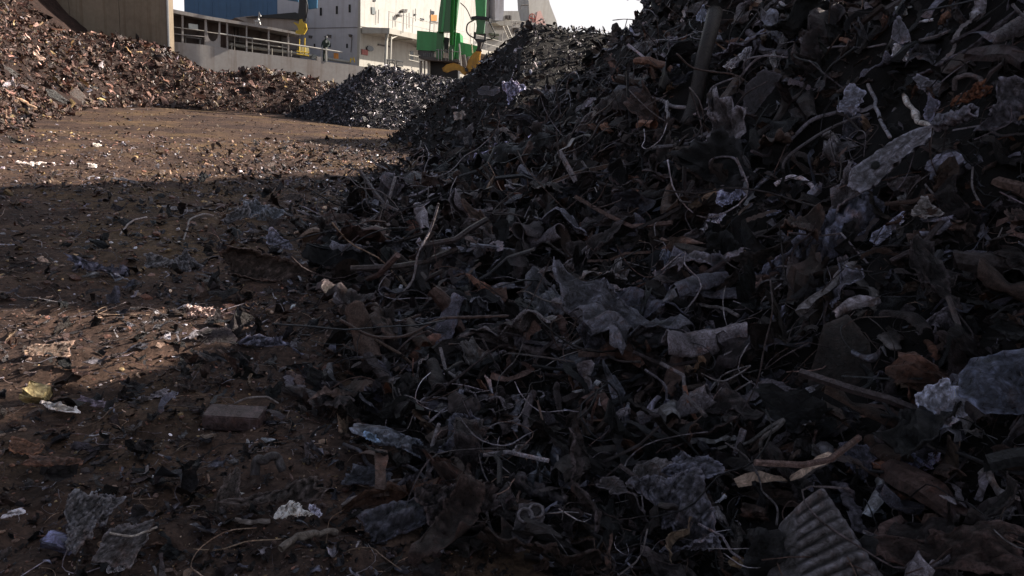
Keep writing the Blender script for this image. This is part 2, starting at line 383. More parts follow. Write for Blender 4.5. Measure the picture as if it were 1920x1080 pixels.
def merge(name, protos, pos, M, scale, tint, mat, label, smooth=False, sc3=None):
    which = rng.integers(0, len(protos), len(pos)); Vs, Fs, Ts = [], [], []; off = 0
    for k, (V, Fc) in enumerate(protos):
        idx = np.nonzero(which == k)[0]
        if not len(idx): continue
        P = V[None] * (scale[idx, None, None] if sc3 is None else scale[idx, None, None] * sc3[idx, None, :])
        W = np.einsum('nij,nvj->nvi', M[idx], P) + pos[idx, None, :]
        n, m = len(idx), len(V)
        Vs.append(W.reshape(-1, 3)); Fs.append((Fc[None] + (np.arange(n) * m)[:, None, None] + off).reshape(-1, 3))
        Ts.append(np.repeat(tint[idx], m, 0)); off += n * m
    me = mesh_np(name, np.concatenate(Vs), np.concatenate(Fs), smooth, np.concatenate(Ts))
    return tag(link(name, me, mat=mat), label, kind='stuff')
DEPTH = lambda x, y, z: np.random.default_rng(len(x)).random(len(x)) < np.clip((x - ip(y, FY, FX) + .3) / ip(y, [2, 5, 10], [1.6, 1.2, .8]), 0.02, 1) ** 1.3
HERO = []        # (px, py, rx, ry) places kept free for the large pieces that the photo shows
def free(px, py, pad=1.0):
    m = np.ones(len(px), bool)
    for (a, b, c, d) in HERO: m &= ((px - a) / (c * pad)) ** 2 + ((py - b) / (d * pad)) ** 2 > 1
    return m
def scatter(n, hf, r0, r1, az=(-42, 44), tilt=.5, lift=.3, cond=None, size=(.03, .45, .05, .5), seed=0, pad=1.0, fill=1.0):
    """positions spread over the surface hf, denser near the viewer's path; size = (share of distance, spread, min, max)"""
    r = np.random.default_rng(seed); th = np.radians(r.uniform(az[0], az[1], n)); rr = np.exp(r.uniform(math.log(r0), math.log(r1), n))
    x = rr * np.sin(th); y = rr * np.cos(th)
    z = hf(x, y); m = z > T(x, y) - .02
    if cond is not None: m &= cond(x, y, z)
    x, y, z, rr = x[m], y[m], z[m], rr[m]; n = len(x)
    s = np.clip(size[0] * rr * np.exp(r.normal(0, size[1], n)), size[2], size[3])
    nr = tnormal(x, y) + r.normal(0, tilt, (n, 3)); nr /= np.linalg.norm(nr, axis=1, keepdims=True)
    pos = np.stack([x, y, z], -1); pos[:, 2] += s * lift * r.random(n)
    px, py, d = project(pos); m = free(px, py, pad) | (d < 0)
    return pos[m], basis(nr[m], r.uniform(0, 6.28, m.sum())), s[m], r

# ------------------------------------------------------------------ large single pieces, placed where the photo shows them
def mark(px, py, rx, ry): HERO.append((px, py, rx, ry))
def frame_at(px, py, ang, face=.6, lift=0.0):
    p = hit(px, py); d = (p - Vector((0, 0, CH))).length
    n0 = Vector(tnormal(np.array([p.x]), np.array([p.y]), .4)[0]); tocam = (Vector((0, 0, CH)) - p).normalized()
    nrm = (tocam * face + n0 * (1 - face)).normalized()
    a = R(ang); xi = rt * math.cos(a) + up * math.sin(a); xi = (xi - nrm * xi.dot(nrm)).normalized(); yi = nrm.cross(xi)
    p = p + tocam * lift * d
    return p, d, Matrix((xi, yi, nrm)).transposed()
def vary(V, tint, seed, amt=.18):
    return np.tile(np.array(tint, float), (len(V), 1))
HL = []
_STOP = set('lying on in at beside under below above left right over near with among leaning standing running across behind of to hanging slanting half quarter curved arched bent looping sweeping dropping just pointing pinned cut falling propped placed wriggling slung twisted like continuing sticking strewn who holding before between from joined'.split())
def short(label):
    w_ = label.split(); k = 2
    while k < min(len(w_), 6) and w_[k] not in _STOP: k += 1
    return ' '.join(w_[:k])
def beside(px, py, gap=260):
    best = None
    for (t, a, b) in HL:
        q = math.hypot(px - a, py - b)
        if best is None or q < best[0]: best = (q, t, a, b)
    q, t, a, b = best
    rel = ('above' if py < b else 'below') if abs(py - b) > abs(px - a) else ('left of' if px < a else 'right of')
    near = 'just' if q < 45 else ('a little way' if q < 110 else 'well')
    return near + ' ' + rel + ' the ' + t
def hero_mesh(name, V, Fc, tint, mat, p, M, label, cat, smooth=True, parent=None):
    me = mesh_np(name, V, Fc, smooth, vary(V, tint, 0)); me.materials.append(mat)
    o = bpy.data.objects.new(name, me); COL.objects.link(o)
    o.location = p; o.rotation_euler = M.to_euler()
    if label: a_, b_, _ = project(np.array([p[:]])); HL.append((short(label), float(a_[0]), float(b_[0])))
    return tag(o, label, cat)
def sheet(name, px, py, w, h, ang, col, label, cat='metal sheet', seed=1, fold=.16, curl=.25, face=.6, lift=.03, res=18, mat=None, rough=.03, thick=.005, clear=.75):
    r = np.random.default_rng(seed); p, d, M = frame_at(px, py, ang, face, lift); s = w / F * d
    nv = max(5, int(res * min(1.2, h / w))); V, Fc = proto_sheet(int(res * 1.4), int(nv * 1.4), r, fold * 1.5, curl, 1.0)
    V = V * np.array([1, h / w, .6]); V += r.normal(0, rough, V.shape) * [.15, .15, .45]
    V = V * s; V, Fc = thicken(V, Fc, thick)
    mark(px, py, w * clear * .5, h * clear * .5)
    return hero_mesh(name, V, Fc, PAL[col] if isinstance(col, str) else col, mat or SCRAP, p, M, label, cat, smooth=(mat is not FOIL))
def tube(name, pts, rad, col, label, cat='cable', lift=.02, sides=8, n=40, hollow=False, flat=1.0, depth=None, knob=0.0, clear=True, taper=1.0):
    H = [hit(*p) for p in pts]; D = np.array([h.y for h in H])
    if depth is None:
        t = np.linspace(0, 1, len(D)); D = np.minimum(D, D[0] * (1 - t) + D[-1] * t + .35 * abs(D[0] - D[-1]))
        for _ in range(2): D[1:-1] = (D[:-2] + 2 * D[1:-1] + D[2:]) / 4
    else: D = np.interp(np.linspace(0, 1, len(D)), np.linspace(0, 1, len(depth)), depth)
    W = [at(p[0], p[1], y * (1 - lift)) for p, y in zip(pts, D)]
    path = catmull([v[:] for v in W], n); base = Vector(path[0]); r = np.random.default_rng(int(pts[0][0] + pts[0][1]))
    dm = (W[0] - Vector((0, 0, CH))).length; dn = (W[-1] - Vector((0, 0, CH))).length
    rads = np.linspace(rad / F * dm, rad / F * dn * taper, n) * (1 + knob * 1.6 * catmull(r.normal(size=(max(4, n // 5), 1)), n)[:, 0])
    path += catmull(r.normal(0, rads.mean() * .25, (max(4, n // 4), 3)), n)
    if rad > 8: sides = max(sides, 14); n_ = len(path)
    V, Fc = sweep(path - np.array(base), rads, sides, flat=flat, hollow=hollow)
    if rad > 8 and name != 'round_post':                 # crushed and dented, not round
        cen = np.repeat(path - np.array(base), sides, 0); dv_ = V[:len(cen)] - cen; k_ = np.tile(np.arange(sides), len(path)); i_ = np.repeat(np.arange(len(path)), sides)
        ca, sa = np.cos(6.28318 * k_ / sides), np.sin(6.28318 * k_ / sides)
        f_ = 1 + 1.3 * fbm(ca * 1.6 + i_ * .16, sa * 1.6 + 7 + i_ * .05, 1.3, 3, int(pts[0][0])) - .35 * np.abs(np.sin(i_ * .9 + 2 * sa))
        V[:len(cen)] = cen + dv_ * f_[:, None]
    if hollow: 
        V, Fc = thicken(V, Fc, rads.mean() * .18)
    if clear:
        for q in pts: mark(q[0], q[1], rad * 1.6 + 3, rad * 1.6 + 3)
        for a, b in zip(pts[:-1], pts[1:]): mark((a[0] + b[0]) / 2, (a[1] + b[1]) / 2, rad * 1.6 + 3, rad * 1.6 + 3)
    me = mesh_np(name, V, Fc, True, vary(V, PAL[col] if isinstance(col, str) else col, 0)); me.materials.append(SCRAP)
    o = bpy.data.objects.new(name, me); COL.objects.link(o); o.location = base
    m_ = pts[len(pts) // 2]; HL.append((short(label), m_[0], m_[1]))
    return tag(o, label, cat)

def box_piece(name, px, py, w, h, t, ang, col, label, cat, face=.25, lift=.03, mat=None, bev=.1, jit=.02, clear=1.0, holes=None):
    import bmesh
    p, d, M = frame_at(px, py, ang, face, lift); s = w / F * d; hh = h / F * d; tt = t / F * d
    bm = bmesh.new(); bmesh.ops.create_cube(bm, size=1); bmesh.ops.scale(bm, vec=(s, hh, tt), verts=bm.verts)
    bmesh.ops.bevel(bm, geom=bm.edges[:], offset=min(hh, tt) * bev, segments=2, affect='EDGES')
    bmesh.ops.triangulate(bm, faces=bm.faces[:]); bmesh.ops.subdivide_edges(bm, edges=bm.edges[:], cuts=1, use_grid_fill=True); bmesh.ops.triangulate(bm, faces=bm.faces[:])
    V = np.array([v.co[:] for v in bm.verts]); Fc = np.array([[v.index for v in f.verts] for f in bm.faces]); bm.free()
    V += np.random.default_rng(int(px)).normal(0, jit * min(hh, tt), V.shape); mark(px, py, w * .55 * clear, max(h, t) * .6 * clear)
    return hero_mesh(name, V, Fc, PAL[col] if isinstance(col, str) else col, mat or SCRAP, p, M, label, cat, smooth=False)
def plate(name, outline, col, label, cat='metal plate', lift=.04, thick=.006, bend=.03, seed=1, hole=None, tilt=0.0, mat=None, rough=.004):
    """a flat or bent plate with its outline given as picture points round its centre; a real sheet lying in the plane that faces the slope"""
    r = np.random.default_rng(seed); P = np.array(outline, float); c = P.mean(0); p, d, M = frame_at(c[0], c[1], 0, .62, lift)
    n = len(P); Pc = np.concatenate([P, P[:1]]); tq = np.linspace(0, n, n * 7 + 1)[:-1]; iq = tq.astype(int); pts = Pc[iq] + (Pc[iq + 1] - Pc[iq]) * (tq - iq)[:, None] + r.normal(0, .8, (len(tq), 2))
    # project outline on the piece's own plane
    Mi = np.array(M); nn = Mi[:, 2]; L = []
    for q in pts:
        rr = np.array(ray(q[0], q[1])); t = ((np.array(p) - np.array([0, 0, CH])) @ nn) / (rr @ nn); w3 = np.array([0, 0, CH]) + rr * t
        L.append((w3 - np.array(p)) @ Mi)
    L = np.array(L)[:, :2]; m = len(L); rings = [L * f for f in (1, .94, .8, .6, .4, .2)]
    V = np.concatenate(rings + [np.zeros((1, 2))]); s = np.abs(L).max()
    a = r.random() * 3.1; q = V[:, 0] * math.cos(a) + V[:, 1] * math.sin(a)
    Z = bend * s * (np.cos(q / s * 2.2) * 2 + np.sin(q / s * 5 + 1) * .7) + fbm(V[:, 0] + 5, V[:, 1] + 5, 3 / s, 3, seed) * s * bend * 5 + r.normal(0, rough * s, len(V))
    V = np.column_stack([V, Z]); Fc = []
    for k in range(5):
        for i in range(m):
            j = (i + 1) % m; a0, a1, b0, b1 = k * m + i, k * m + j, (k + 1) * m + i, (k + 1) * m + j
            if hole and k >= 3: continue
            Fc += [(a0, a1, b1), (a0, b1, b0)]
    if not hole: Fc += [(5 * m + i, 5 * m + (i + 1) % m, 6 * m) for i in range(m)]
    V, Fc = thicken(V, np.array(Fc), thick)
    ext = (P.max(0) - P.min(0)) / 2; mark(c[0], c[1], ext[0] * .8, ext[1] * .8)
    for i in range(n): mark((P[i][0] + c[0]) / 2, (P[i][1] + c[1]) / 2, ext.min() * .35 + 3, ext.min() * .35 + 3)
    return hero_mesh(name, V, Fc, PAL[col] if isinstance(col, str) else col, mat or SCRAP, p, M, label, cat)

LG = (.14, .14, .165, .4); MG = (.085, .08, .095, .4); LB = (.20, .225, .30, .2); DB = (.045, .030, .026, .05)
# on the heap, far to near
tube('round_post', [(1342, 25), (1325, 90), (1305, 165), (1290, 236)], 13, (.012, .008, .007, 0), 'thick dark brown round post leaning out of the top of the heap', 'post', lift=.06, sides=14, n=24, knob=.01, depth=(8.2, 7.6))
plate('flat_plate', [(1392, 205), (1398, 160), (1432, 130), (1468, 140), (1445, 175), (1408, 222)], (.05, .045, .052, .3), 'smooth dark flat plate leaning to the right of the round post', bend=.01)
sheet('blue_flake', 1318, 28, 28, 30, 30, LB, 'pale blue flake of sheet just to the left of the top of the round post', seed=3, fold=.08, res=8)
tube('bent_pipe', [(1405, 60), (1425, 90), (1455, 100), (1500, 98), (1545, 84)], 6, MG, 'grey bent pipe running to the right from the top of the round post', 'pipe', sides=8)
sheet('crumpled_foil', 1385, 112, 60, 34, 10, (.5, .5, .55, .6), 'bright crumpled foil beside the round post under the bent pipe', 'foil', seed=4, mat=FOIL, fold=.3, res=12, rough=.08)
plate('pointed_sheet', [(1670, 72), (1676, 45), (1686, 30), (1704, 58), (1708, 80), (1690, 84)], (.13, .13, .16, .2), 'pointed grey sheet standing upright over a white scrap near the top edge', bend=.05)
sheet('white_rag', 1690, 102, 34, 38, 60, (.42, .42, .46, 0), 'whitish torn scrap directly under the pointed upright sheet', seed=6, fold=.1, res=10)
sheet('torn_sheet', 1740, 158, 55, 36, -20, LG, 'light torn sheet with ragged lower edge under the pointed upright sheet', seed=7, fold=.2)
tube('twisted_bar', [(1715, 148), (1760, 122), (1805, 98), (1850, 66), (1912, 18)], 10, MG, 'long twisted flat bar slanting up to the top right corner', 'metal bar', flat=.5, knob=.12, taper=.6)
sheet('crumpled_metal', 1900, 205, 90, 84, 60, MG, 'large crumpled dark panel at the right edge above the perforated beam', seed=8, fold=.2)
tube('steel_hoop', [(1788, 168), (1795, 148), (1815, 140), (1838, 150), (1845, 172)], 4, (.06, .05, .05, .4), 'thin steel hoop arched over a tangle of rust', 'hoop')
sheet('rusty_tangle', 1822, 178, 50, 34, 20, (.10, .042, .022, 0), 'orange rusty shred under the steel hoop', 'rusty shred', seed=9, fold=.3, rough=.12)
sheet('triangle_scrap', 1600, 193, 46, 40, -35, (.20, .21, .27, .1), 'pale blue triangular scrap in the middle of the upper slope', seed=10, fold=.08)
sheet('small_flag', 1745, 203, 34, 34, 40, (.13, .13, .18, .1), 'small bluish flap standing above the perforated beam', seed=11, fold=.06, res=8)
tube('white_twist', [(1695, 175), (1702, 195), (1715, 210), (1722, 228), (1748, 238)], 4.5, (.32, .30, .28, 0), 'short whitish twisted strip lying over the end of the perforated beam', 'strip', knob=.2)
# perforated beam; a black disc stands in for the dark of its hole
def beam():
    out = [(1590, 350), (1596, 322), (1640, 290), (1680, 262), (1730, 240), (1752, 236), (1750, 256), (1712, 285), (1680, 310), (1648, 345), (1615, 362)]
    plate('perforated_beam', out, (.155, .155, .18, .25), 'long bent grey beam with a round hole near its lower end', 'steel beam', lift=.09, bend=.015, thick=.03, seed=5)
    p, d, M = frame_at(1641, 310, 0, .62, .105); k = np.arange(20) * 6.2832 / 20; s = 6.5 / F * d
    V = np.concatenate([np.stack([np.cos(k) * s, np.sin(k) * s, k * 0], -1), np.stack([np.cos(k) * s * .8, np.sin(k) * s * .8, k * 0 + .004], -1), [[0, 0, .004]]])
    Fc = [(i, (i + 1) % 20, 20 + (i + 1) % 20) for i in range(20)] + [(i, 20 + (i + 1) % 20, 20 + i) for i in range(20)] + [(20 + i, 20 + (i + 1) % 20, 40) for i in range(20)]
    return V, Fc, M, p
V_, F_, M_, p_ = beam(); b_ = bpy.data.objects['perforated_beam']
h_ = hero_mesh('dark_hole_disc', V_, np.array(F_), (.002, .002, .002, 0), SCRAP, p_, M_, None, None); bpy.context.view_layer.update()
h_.parent = b_; h_.matrix_parent_inverse = b_.matrix_world.inverted()
tube('wide_pipe', [(1752, 236), (1785, 222), (1830, 210)], 13, (.09, .09, .11, .3), 'short wide grey pipe continuing from the upper end of the perforated beam', 'pipe', lift=.08, sides=12, n=20, knob=.03, hollow=True)
tube('grey_hose', [(1381, 205), (1385, 235), (1368, 262), (1360, 285), (1372, 312), (1392, 335), (1402, 358)], 5, (.10, .10, .11, 0), 'thick grey hose hanging in an S bend below the flat dark plate', 'hose')
tube('grey_cable', [(1282, 218), (1310, 212), (1345, 190), (1375, 160), (1400, 130), (1425, 108), (1470, 100)], 2.2, (.13, .11, .12, 0), 'thin grey cable looping in front of the round post')
tube('grey_cable', [(1325, 195), (1335, 165), (1365, 150), (1392, 140), (1400, 112), (1440, 105), (1500, 108), (1560, 88), (1620, 88), (1660, 82)], 1.8, (.11, .10, .11, 0), 'thin cable sweeping right from the round post below the bent pipe')
tube('grey_cable', [(1625, 158), (1640, 182), (1645, 205), (1655, 235), (1668, 256)], 3, (.15, .15, .17, 0), 'pale cable dropping onto the top of the perforated beam')
tube('wire_bundle', [(1475, 275), (1500, 245), (1530, 222), (1580, 210), (1610, 205)], 3.5, (.09, .085, .10, 0), 'arched bundle of wires left of the perforated beam', 'wire')
tube('wire_bundle', [(1470, 330), (1472, 300), (1520, 262), (1580, 230), (1630, 214)], 2.5, (.06, .055, .06, 0), 'second thinner wire arching under the wire bundle', 'wire')
tube('curved_hose', [(1453, 346), (1475, 336), (1500, 334), (1520, 344), (1531, 360)], 4, (.36, .33, .36, 0), 'short pale hose curved like a bow on the mid slope', 'hose')
tube('curved_hose', [(1213, 185), (1240, 188), (1262, 200), (1290, 202)], 3.5, (.12, .11, .12, 0), 'grey hose curving into the foot of the round post', 'hose')
tube('grey_cable', [(1080, 250), (1095, 225), (1115, 208), (1150, 198), (1165, 205), (1172, 232), (1160, 255)], 2.6, (.10, .09, .095, 0), 'dark cable arched like a hook over a brown plate')
sheet('brown_plate', 1100, 235, 44, 46, 20, (.06, .042, .038, .1), 'brown plate under the cable arched like a hook', seed=12, fold=.06)
tube('black_cable', [(1020, 275), (1060, 268), (1095, 256), (1130, 262), (1165, 272), (1185, 262)], 3.5, (.03, .028, .03, 0), 'black cable lying across the slope under the brown plate')
plate('oval_plate', [(893, 168), (905, 161), (935, 163), (938, 172), (925, 180), (898, 177)], (.075, .072, .085, .2), 'smooth grey oval plate near the left edge of the ridge', bend=.01)
sheet('crumpled_foil', 958, 165, 40, 40, 40, (.36, .36, .48, .5), 'pale foil crumple beside the smooth oval plate', 'foil', seed=13, mat=FOIL, fold=.32, res=12, rough=.1)
sheet('crumpled_foil', 1003, 262, 36, 24, 20, (.5, .47, .65, .3), 'lilac white foil crumple on the lower left slope', 'foil', seed=14, mat=FOIL, fold=.3, res=10, rough=.1)
sheet('crumpled_strip', 920, 285, 88, 24, 28, (.30, .29, .42, .3), 'long pale lilac crumpled strip left of the lilac foil', seed=15, fold=.25, rough=.08)
sheet('pale_flap', 862, 213, 22, 18, 10, (.22, .19, .17, 0), 'small pale flap low on the left flank of the heap', seed=16, res=8)
sheet('pale_plate', 1315, 305, 50, 26, 25, (.13, .15, .17, .1), 'pale greenish grey plate below the foot of the round post', seed=17, fold=.08, res=10)
sheet('crumpled_foil', 1375, 370, 52, 34, 5, (.30, .31, .42, .4), 'blue white foil crumple left of the bow shaped hose', 'foil', seed=18, mat=FOIL, fold=.3, res=12, rough=.1)
sheet('crumpled_foil', 1345, 410, 34, 18, -10, (.4, .4, .5, .4), 'small bright foil below the blue white foil crumple', 'foil', seed=19, mat=FOIL, fold=.3, res=10, rough=.1)
box_piece('block', 1780, 318, 44, 40, 30, 5, (.11, .11, .14, .1), 'squarish bluish block lying under the wide pipe', 'block', jit=.12)
sheet('folded_sheet', 1690, 345, 60, 44, -15, (.10, .085, .09, .1), 'folded brown grey sheet below the perforated beam', seed=20)
# long crumpled sheet in the middle of the slope
sheet('long_crumpled_sheet', 1525, 470, 250, 74, 32, (.12, .125, .165, .35), 'large long crumpled blue grey sheet slanting across the middle of the slope', seed=21, fold=.18, curl=.12, res=30, rough=.05, lift=.06)
sheet('pale_strip', 1668, 424, 70, 24, 28, (.26, .27, .36, .1), 'smooth pale strip at the upper end of the long crumpled sheet', seed=22, fold=.05)
sheet('pale_strip', 1735, 397, 50, 40, -50, (.17, .16, .16, .1), 'pale folded flap hanging right of the smooth pale strip', seed=23, fold=.14)
sheet('folded_box', 1535, 550, 56, 40, 5, (.10, .10, .12, .2), 'folded tin with a flat lid below the long crumpled sheet', 'tin', seed=24, fold=.3)
sheet('crumpled_strip', 1470, 590, 100, 34, 12, (.10, .10, .135, .3), 'crumpled bluish strip under the folded tin', seed=25, fold=.22)
tube('bent_strip', [(1590, 505), (1612, 520), (1640, 560), (1665, 620), (1680, 655)], 13, (.065, .058, .055, .1), 'dark bent channel falling away from the folded tin', 'metal strip', flat=.3, knob=.15)
plate('dark_board', [(1545, 610), (1590, 590), (1630, 640), (1640, 760), (1560, 800), (1500, 770)], (.018, .012, .010, 0), 'large dark brown board in the hollow of the near slope', 'board', bend=.02, lift=.01)
plate('dark_plate', [(1365, 655), (1400, 630), (1420, 628), (1432, 650), (1400, 690), (1370, 700)], (.03, .024, .024, .1), 'dark rounded plate propped in the near slope', bend=.05)
sheet('white_scrap', 1748, 760, 84, 62, 20, (.34, .36, .45, .1), 'bright bluish white torn scrap on the lower right slope', seed=27, fold=.14, lift=.07)
plate('large_sheet', [(1795, 700), (1820, 672), (1870, 665), (1960, 650), (1990, 720), (1930, 775), (1850, 780), (1800, 745)], (.075, .085, .12, .3), 'large smooth bluish sheet at the right edge of the near slope', lift=.08, bend=.06)
sheet('crumpled_foil', 1715, 862, 74, 44, 20, (.26, .27, .38, .5), 'blue white foil crumple below the bright torn scrap', 'foil', seed=28, mat=FOIL, fold=.35, res=14, rough=.12)
tube('hooked_fitting', [(1835, 888), (1852, 880), (1856, 895), (1868, 918), (1890, 930), (1915, 935)], 5, (.13, .12, .12, .2), 'small grey fitting with a curved stem at the lower right edge', 'fitting', knob=.15)
# ribbed shell, bottom right: a curved body with a fan of ribs
def ribbed_shell():
    p, d, M = frame_at(1500, 1030, 8, .8, .10); nu, nv = 60, 26; U, Vv = np.meshgrid(np.linspace(0, 1, nu), np.linspace(-1, 1, nv))
    s = 172 / F * d
    wdt = .26 + .40 * U; X = (Vv * wdt) * .86 + .12 * (1 - U); Y = (.34 - U * .80) ; Z = .28 * (1 - Vv ** 2) ** .5 * (.5 + .4 * U) * 1.0 + .022 * np.sin(U * 2 * math.pi * 8.5) * (Vv > -.25) + fbm(X + 4, Y + 4, 6, 3, 4) * .03
    Y = Y + .12 * Vv
    i = np.arange(nu - 1)[None, :] + np.arange(nv - 1)[:, None] * nu
    Fc = np.concatenate([np.stack([i, i + 1, i + nu + 1], -1).reshape(-1, 3), np.stack([i, i + nu + 1, i + nu], -1).reshape(-1, 3)])
    V, Fc = thicken(np.stack([X, Y, Z], -1).reshape(-1, 3) * s, Fc, .008)
    mark(1500, 1020, 105, 75)
    hero_mesh('ribbed_shell', V, Fc, (.085, .08, .085, .25), SCRAP, p, M, 'grey curved housing with a fan of ribs at the bottom edge', 'housing')
ribbed_shell()
# near the bottom, middle
sheet('crumpled_sheet_stack', 1262, 950, 110, 150, 8, (.085, .083, .10, .2), 'tall crumpled grey sheet standing left of the ribbed housing', seed=30, fold=.2, res=24, rough=.05, lift=.09)
sheet('crumpled_sheet_stack', 1290, 880, 90, 60, -25, (.095, .095, .12, .2), 'folded lid of crumpled sheet on top of the tall standing one', seed=31, fold=.2, res=20, lift=.1)
tube('bent_tube', [(1058, 1003), (1066, 1022), (1085, 1038), (1120, 1044), (1160, 1042), (1190, 1022), (1212, 995)], 6, (.045, .042, .046, 0), 'dark rubber hose curved like a bowl near the bottom edge', 'hose')
tube('bent_tube', [(1125, 892), (1150, 884), (1185, 876), (1215, 866)], 6, (.10, .09, .09, 0), 'straight grey rod pointing left towards the rusty crumple', 'rod', knob=.12)
tube('bent_tube', [(955, 895), (985, 905), (1020, 925), (1060, 940)], 15, (.04, .034, .036, 0), 'thick dark tube slanting down behind the twin hole bracket', 'tube', sides=12, knob=.06)
sheet('rusty_crumple', 850, 930, 130, 80, 25, (.06, .048, .048, .2), 'brown crumpled sheet with light ragged rim at the bottom centre', seed=32, fold=.28, res=24, rough=.07, lift=.08)
sheet('rusty_triangle', 835, 905, 46, 36, 40, (.075, .035, .026, 0), 'red brown triangular tip on the brown crumpled sheet', seed=33, fold=.05, res=8)
def bracket():
    c = [(990, 955), (1018, 968)]
    b = plate('twin_hole_bracket', [(975, 948), (998, 942), (1022, 950), (1020, 975), (1005, 1000), (985, 1030), (965, 1035), (960, 1000)], (.055, .048, .052, .1), 'brown bracket with two round openings side by side', 'bracket', lift=.10, thick=.012, seed=8)
    bpy.context.view_layer.update()
    for q in ((985, 966), (1005, 958)):
        p, d, M = frame_at(q[0], q[1], 0, .62, .115); s = 11 / F * d; k = np.arange(25) * 6.2832 / 24
        V, Fc = sweep(np.stack([np.cos(k) * s, np.sin(k) * s, k * 0], -1), np.full(25, s * .22), 6, hollow=True)
        o = hero_mesh('collar', V, Fc, (.075, .07, .075, .3), SCRAP, p, M, None, None); bpy.context.view_layer.update()
        o.parent = b; o.matrix_parent_inverse = b.matrix_world.inverted()
bracket()
sheet('pale_crumpled_sheet', 755, 826, 150, 58, -12, (.115, .125, .15, .2), 'wide pale grey crumpled sheet with a blue tip', seed=34, fold=.14, res=24, lift=.07)
sheet('blue_scrap', 697, 820, 36, 22, 0, (.13, .19, .27, .05), 'blue tip of plastic on the wide pale crumpled sheet', 'plastic scrap', seed=35, fold=.1, res=8, lift=.09)
sheet('pale_lump', 978, 842, 34, 28, 0, (.17, .155, .155, 0), 'pale rounded lump among the dark scrap in the middle', 'lump', seed=36, curl=.9, res=10)
tube('upright_strip', [(965, 740), (975, 765), (962, 785), (970, 805)], 11, (.12, .12, .14, .2), 'pale crinkled strip standing upright over the pale rounded lump', 'metal strip', flat=.35, knob=.2)
tube('dark_cable', [(1000, 735), (990, 770), (985, 800), (1000, 815)], 8, (.055, .045, .047, 0), 'thick brown cable beside the upright crinkled strip')
tube('rubber_cable', [(645, 833), (675, 845), (690, 870), (720, 882), (755, 872), (785, 885), (802, 912)], 3.5, (.05, .048, .055, 0), 'dark rubber cable wriggling below the wide pale sheet')
tube('hooked_wire', [(640, 948), (668, 932), (695, 938), (718, 925), (726, 905), (750, 901), (785, 902)], 3, (.10, .085, .08, 0), 'stiff brown wire bent like a step below the rubber cable', 'wire')
tube('long_wire', [(908, 870), (918, 850)], 2, (.1, .09, .08, 0), 'tiny stub of wire above the brown crumpled sheet', 'wire', n=6)
tube('long_wire', [(910, 915), (911, 950), (918, 985), (935, 1010), (945, 1018)], 2.2, (.08, .07, .07, 0), 'thin wire hanging down past the brown crumpled sheet', 'wire')
tube('strap_loop', [(1335, 865), (1350, 842), (1400, 830), (1440, 800), (1470, 788), (1462, 800), (1430, 825), (1425, 868), (1395, 900), (1355, 885)], 6, (.07, .065, .062, 0), 'grey strap twisted into a long loop above the ribbed housing', 'strap', flat=.4)
sheet('torn_flap', 1605, 865, 60, 60, 70, (.07, .07, .095, .2), 'dark blue peaked flap right of the strap loop', seed=37, fold=.2)
tube('cast_arm', [(1570, 905), (1590, 925), (1605, 960), (1620, 1000)], 13, (.06, .055, .065, .2), 'knobbly cast arm slanting down behind the ribbed housing', 'metal arm', flat=.6, knob=.12)
sheet('rounded_shell', 1700, 1062, 100, 60, 5, (.12, .10, .105, .1), 'rounded mauve shell cut by the bottom edge', seed=38, curl=.8, fold=.08)
sheet('rusty_shred', 1815, 1020, 60, 50, 30, (.08, .036, .020, 0), 'orange rusty shred near the bottom right corner', 'rusty shred', seed=39, fold=.3, rough=.1)
tube('wire_hoop', [(1895, 1015), (1872, 1020), (1868, 1045), (1888, 1065), (1905, 1075)], 3, (.15, .13, .12, .2), 'pale wire hoop in the bottom right corner', 'wire')
sheet('dark_sheet', 745, 985, 130, 80, 25, (.05, .05, .062, .2), 'dark blue grey folded sheet left of the brown crumple', seed=40, fold=.2, res=22)
sheet('dark_sheet', 690, 900, 70, 44, -15, (.06, .062, .075, .2), 'dark grey sheet pinned under the rubber cable', seed=41, fold=.2)
# under the middle of the picture
sheet('grey_crumple', 820, 620, 90, 50, -10, (.11, .115, .125, .3), 'pale grey crumple of tin beside a dark bar', 'tin', seed=42, fold=.3, rough=.1)
tube('dark_bar', [(865, 632), (910, 615), (965, 598)], 9, (.03, .028, .030, 0), 'straight dark bar lying in the centre of the scrap', 'bar', sides=4, n=12)
sheet('tin_flap', 1020, 612, 76, 34, 5, (.055, .05, .05, .1), 'bent brown tin flap right of the straight dark bar', 'tin', seed=43, fold=.12)
plate('humped_plate', [(1185, 650), (1205, 618), (1240, 598), (1280, 605), (1300, 630), (1260, 645), (1220, 660)], (.025, .022, .025, .1), 'black humped plate right of centre', bend=.08)
tube('black_cable', [(1085, 650), (1110, 618), (1140, 604), (1165, 610), (1180, 635)], 3.2, (.05, .045, .05, 0), 'black cable arched left of the humped plate')
sheet('grey_crumple', 1110, 680, 90, 56, 30, (.12, .125, .14, .2), 'grey crumpled tin left of the black humped plate', 'tin', seed=44, fold=.22)
tube('loose_cable', [(1280, 570), (1320, 572), (1355, 578), (1385, 592)], 3.5, (.11, .10, .10, 0), 'pale rope like cable left of the bluish crumpled strip')
sheet('red_flake', 905, 545, 46, 26, -20, (.09, .04, .03, 0), 'red brown flake in the middle of the dark scrap', seed=45, fold=.08)
sheet('red_flake', 775, 420, 34, 44, 70, (.10, .038, .026, 0), 'rust red upright flake on the lower left slope', seed=46, fold=.1)
sheet('mauve_plate', 685, 600, 66, 46, 10, (.07, .055, .06, 0), 'dull mauve plate at the foot of the heap', seed=47, fold=.06)
sheet('slate_flap', 1255, 495, 46, 60, 60, (.10, .11, .15, .1), 'slate blue flap standing in the middle right of the heap', seed=48, fold=.12)
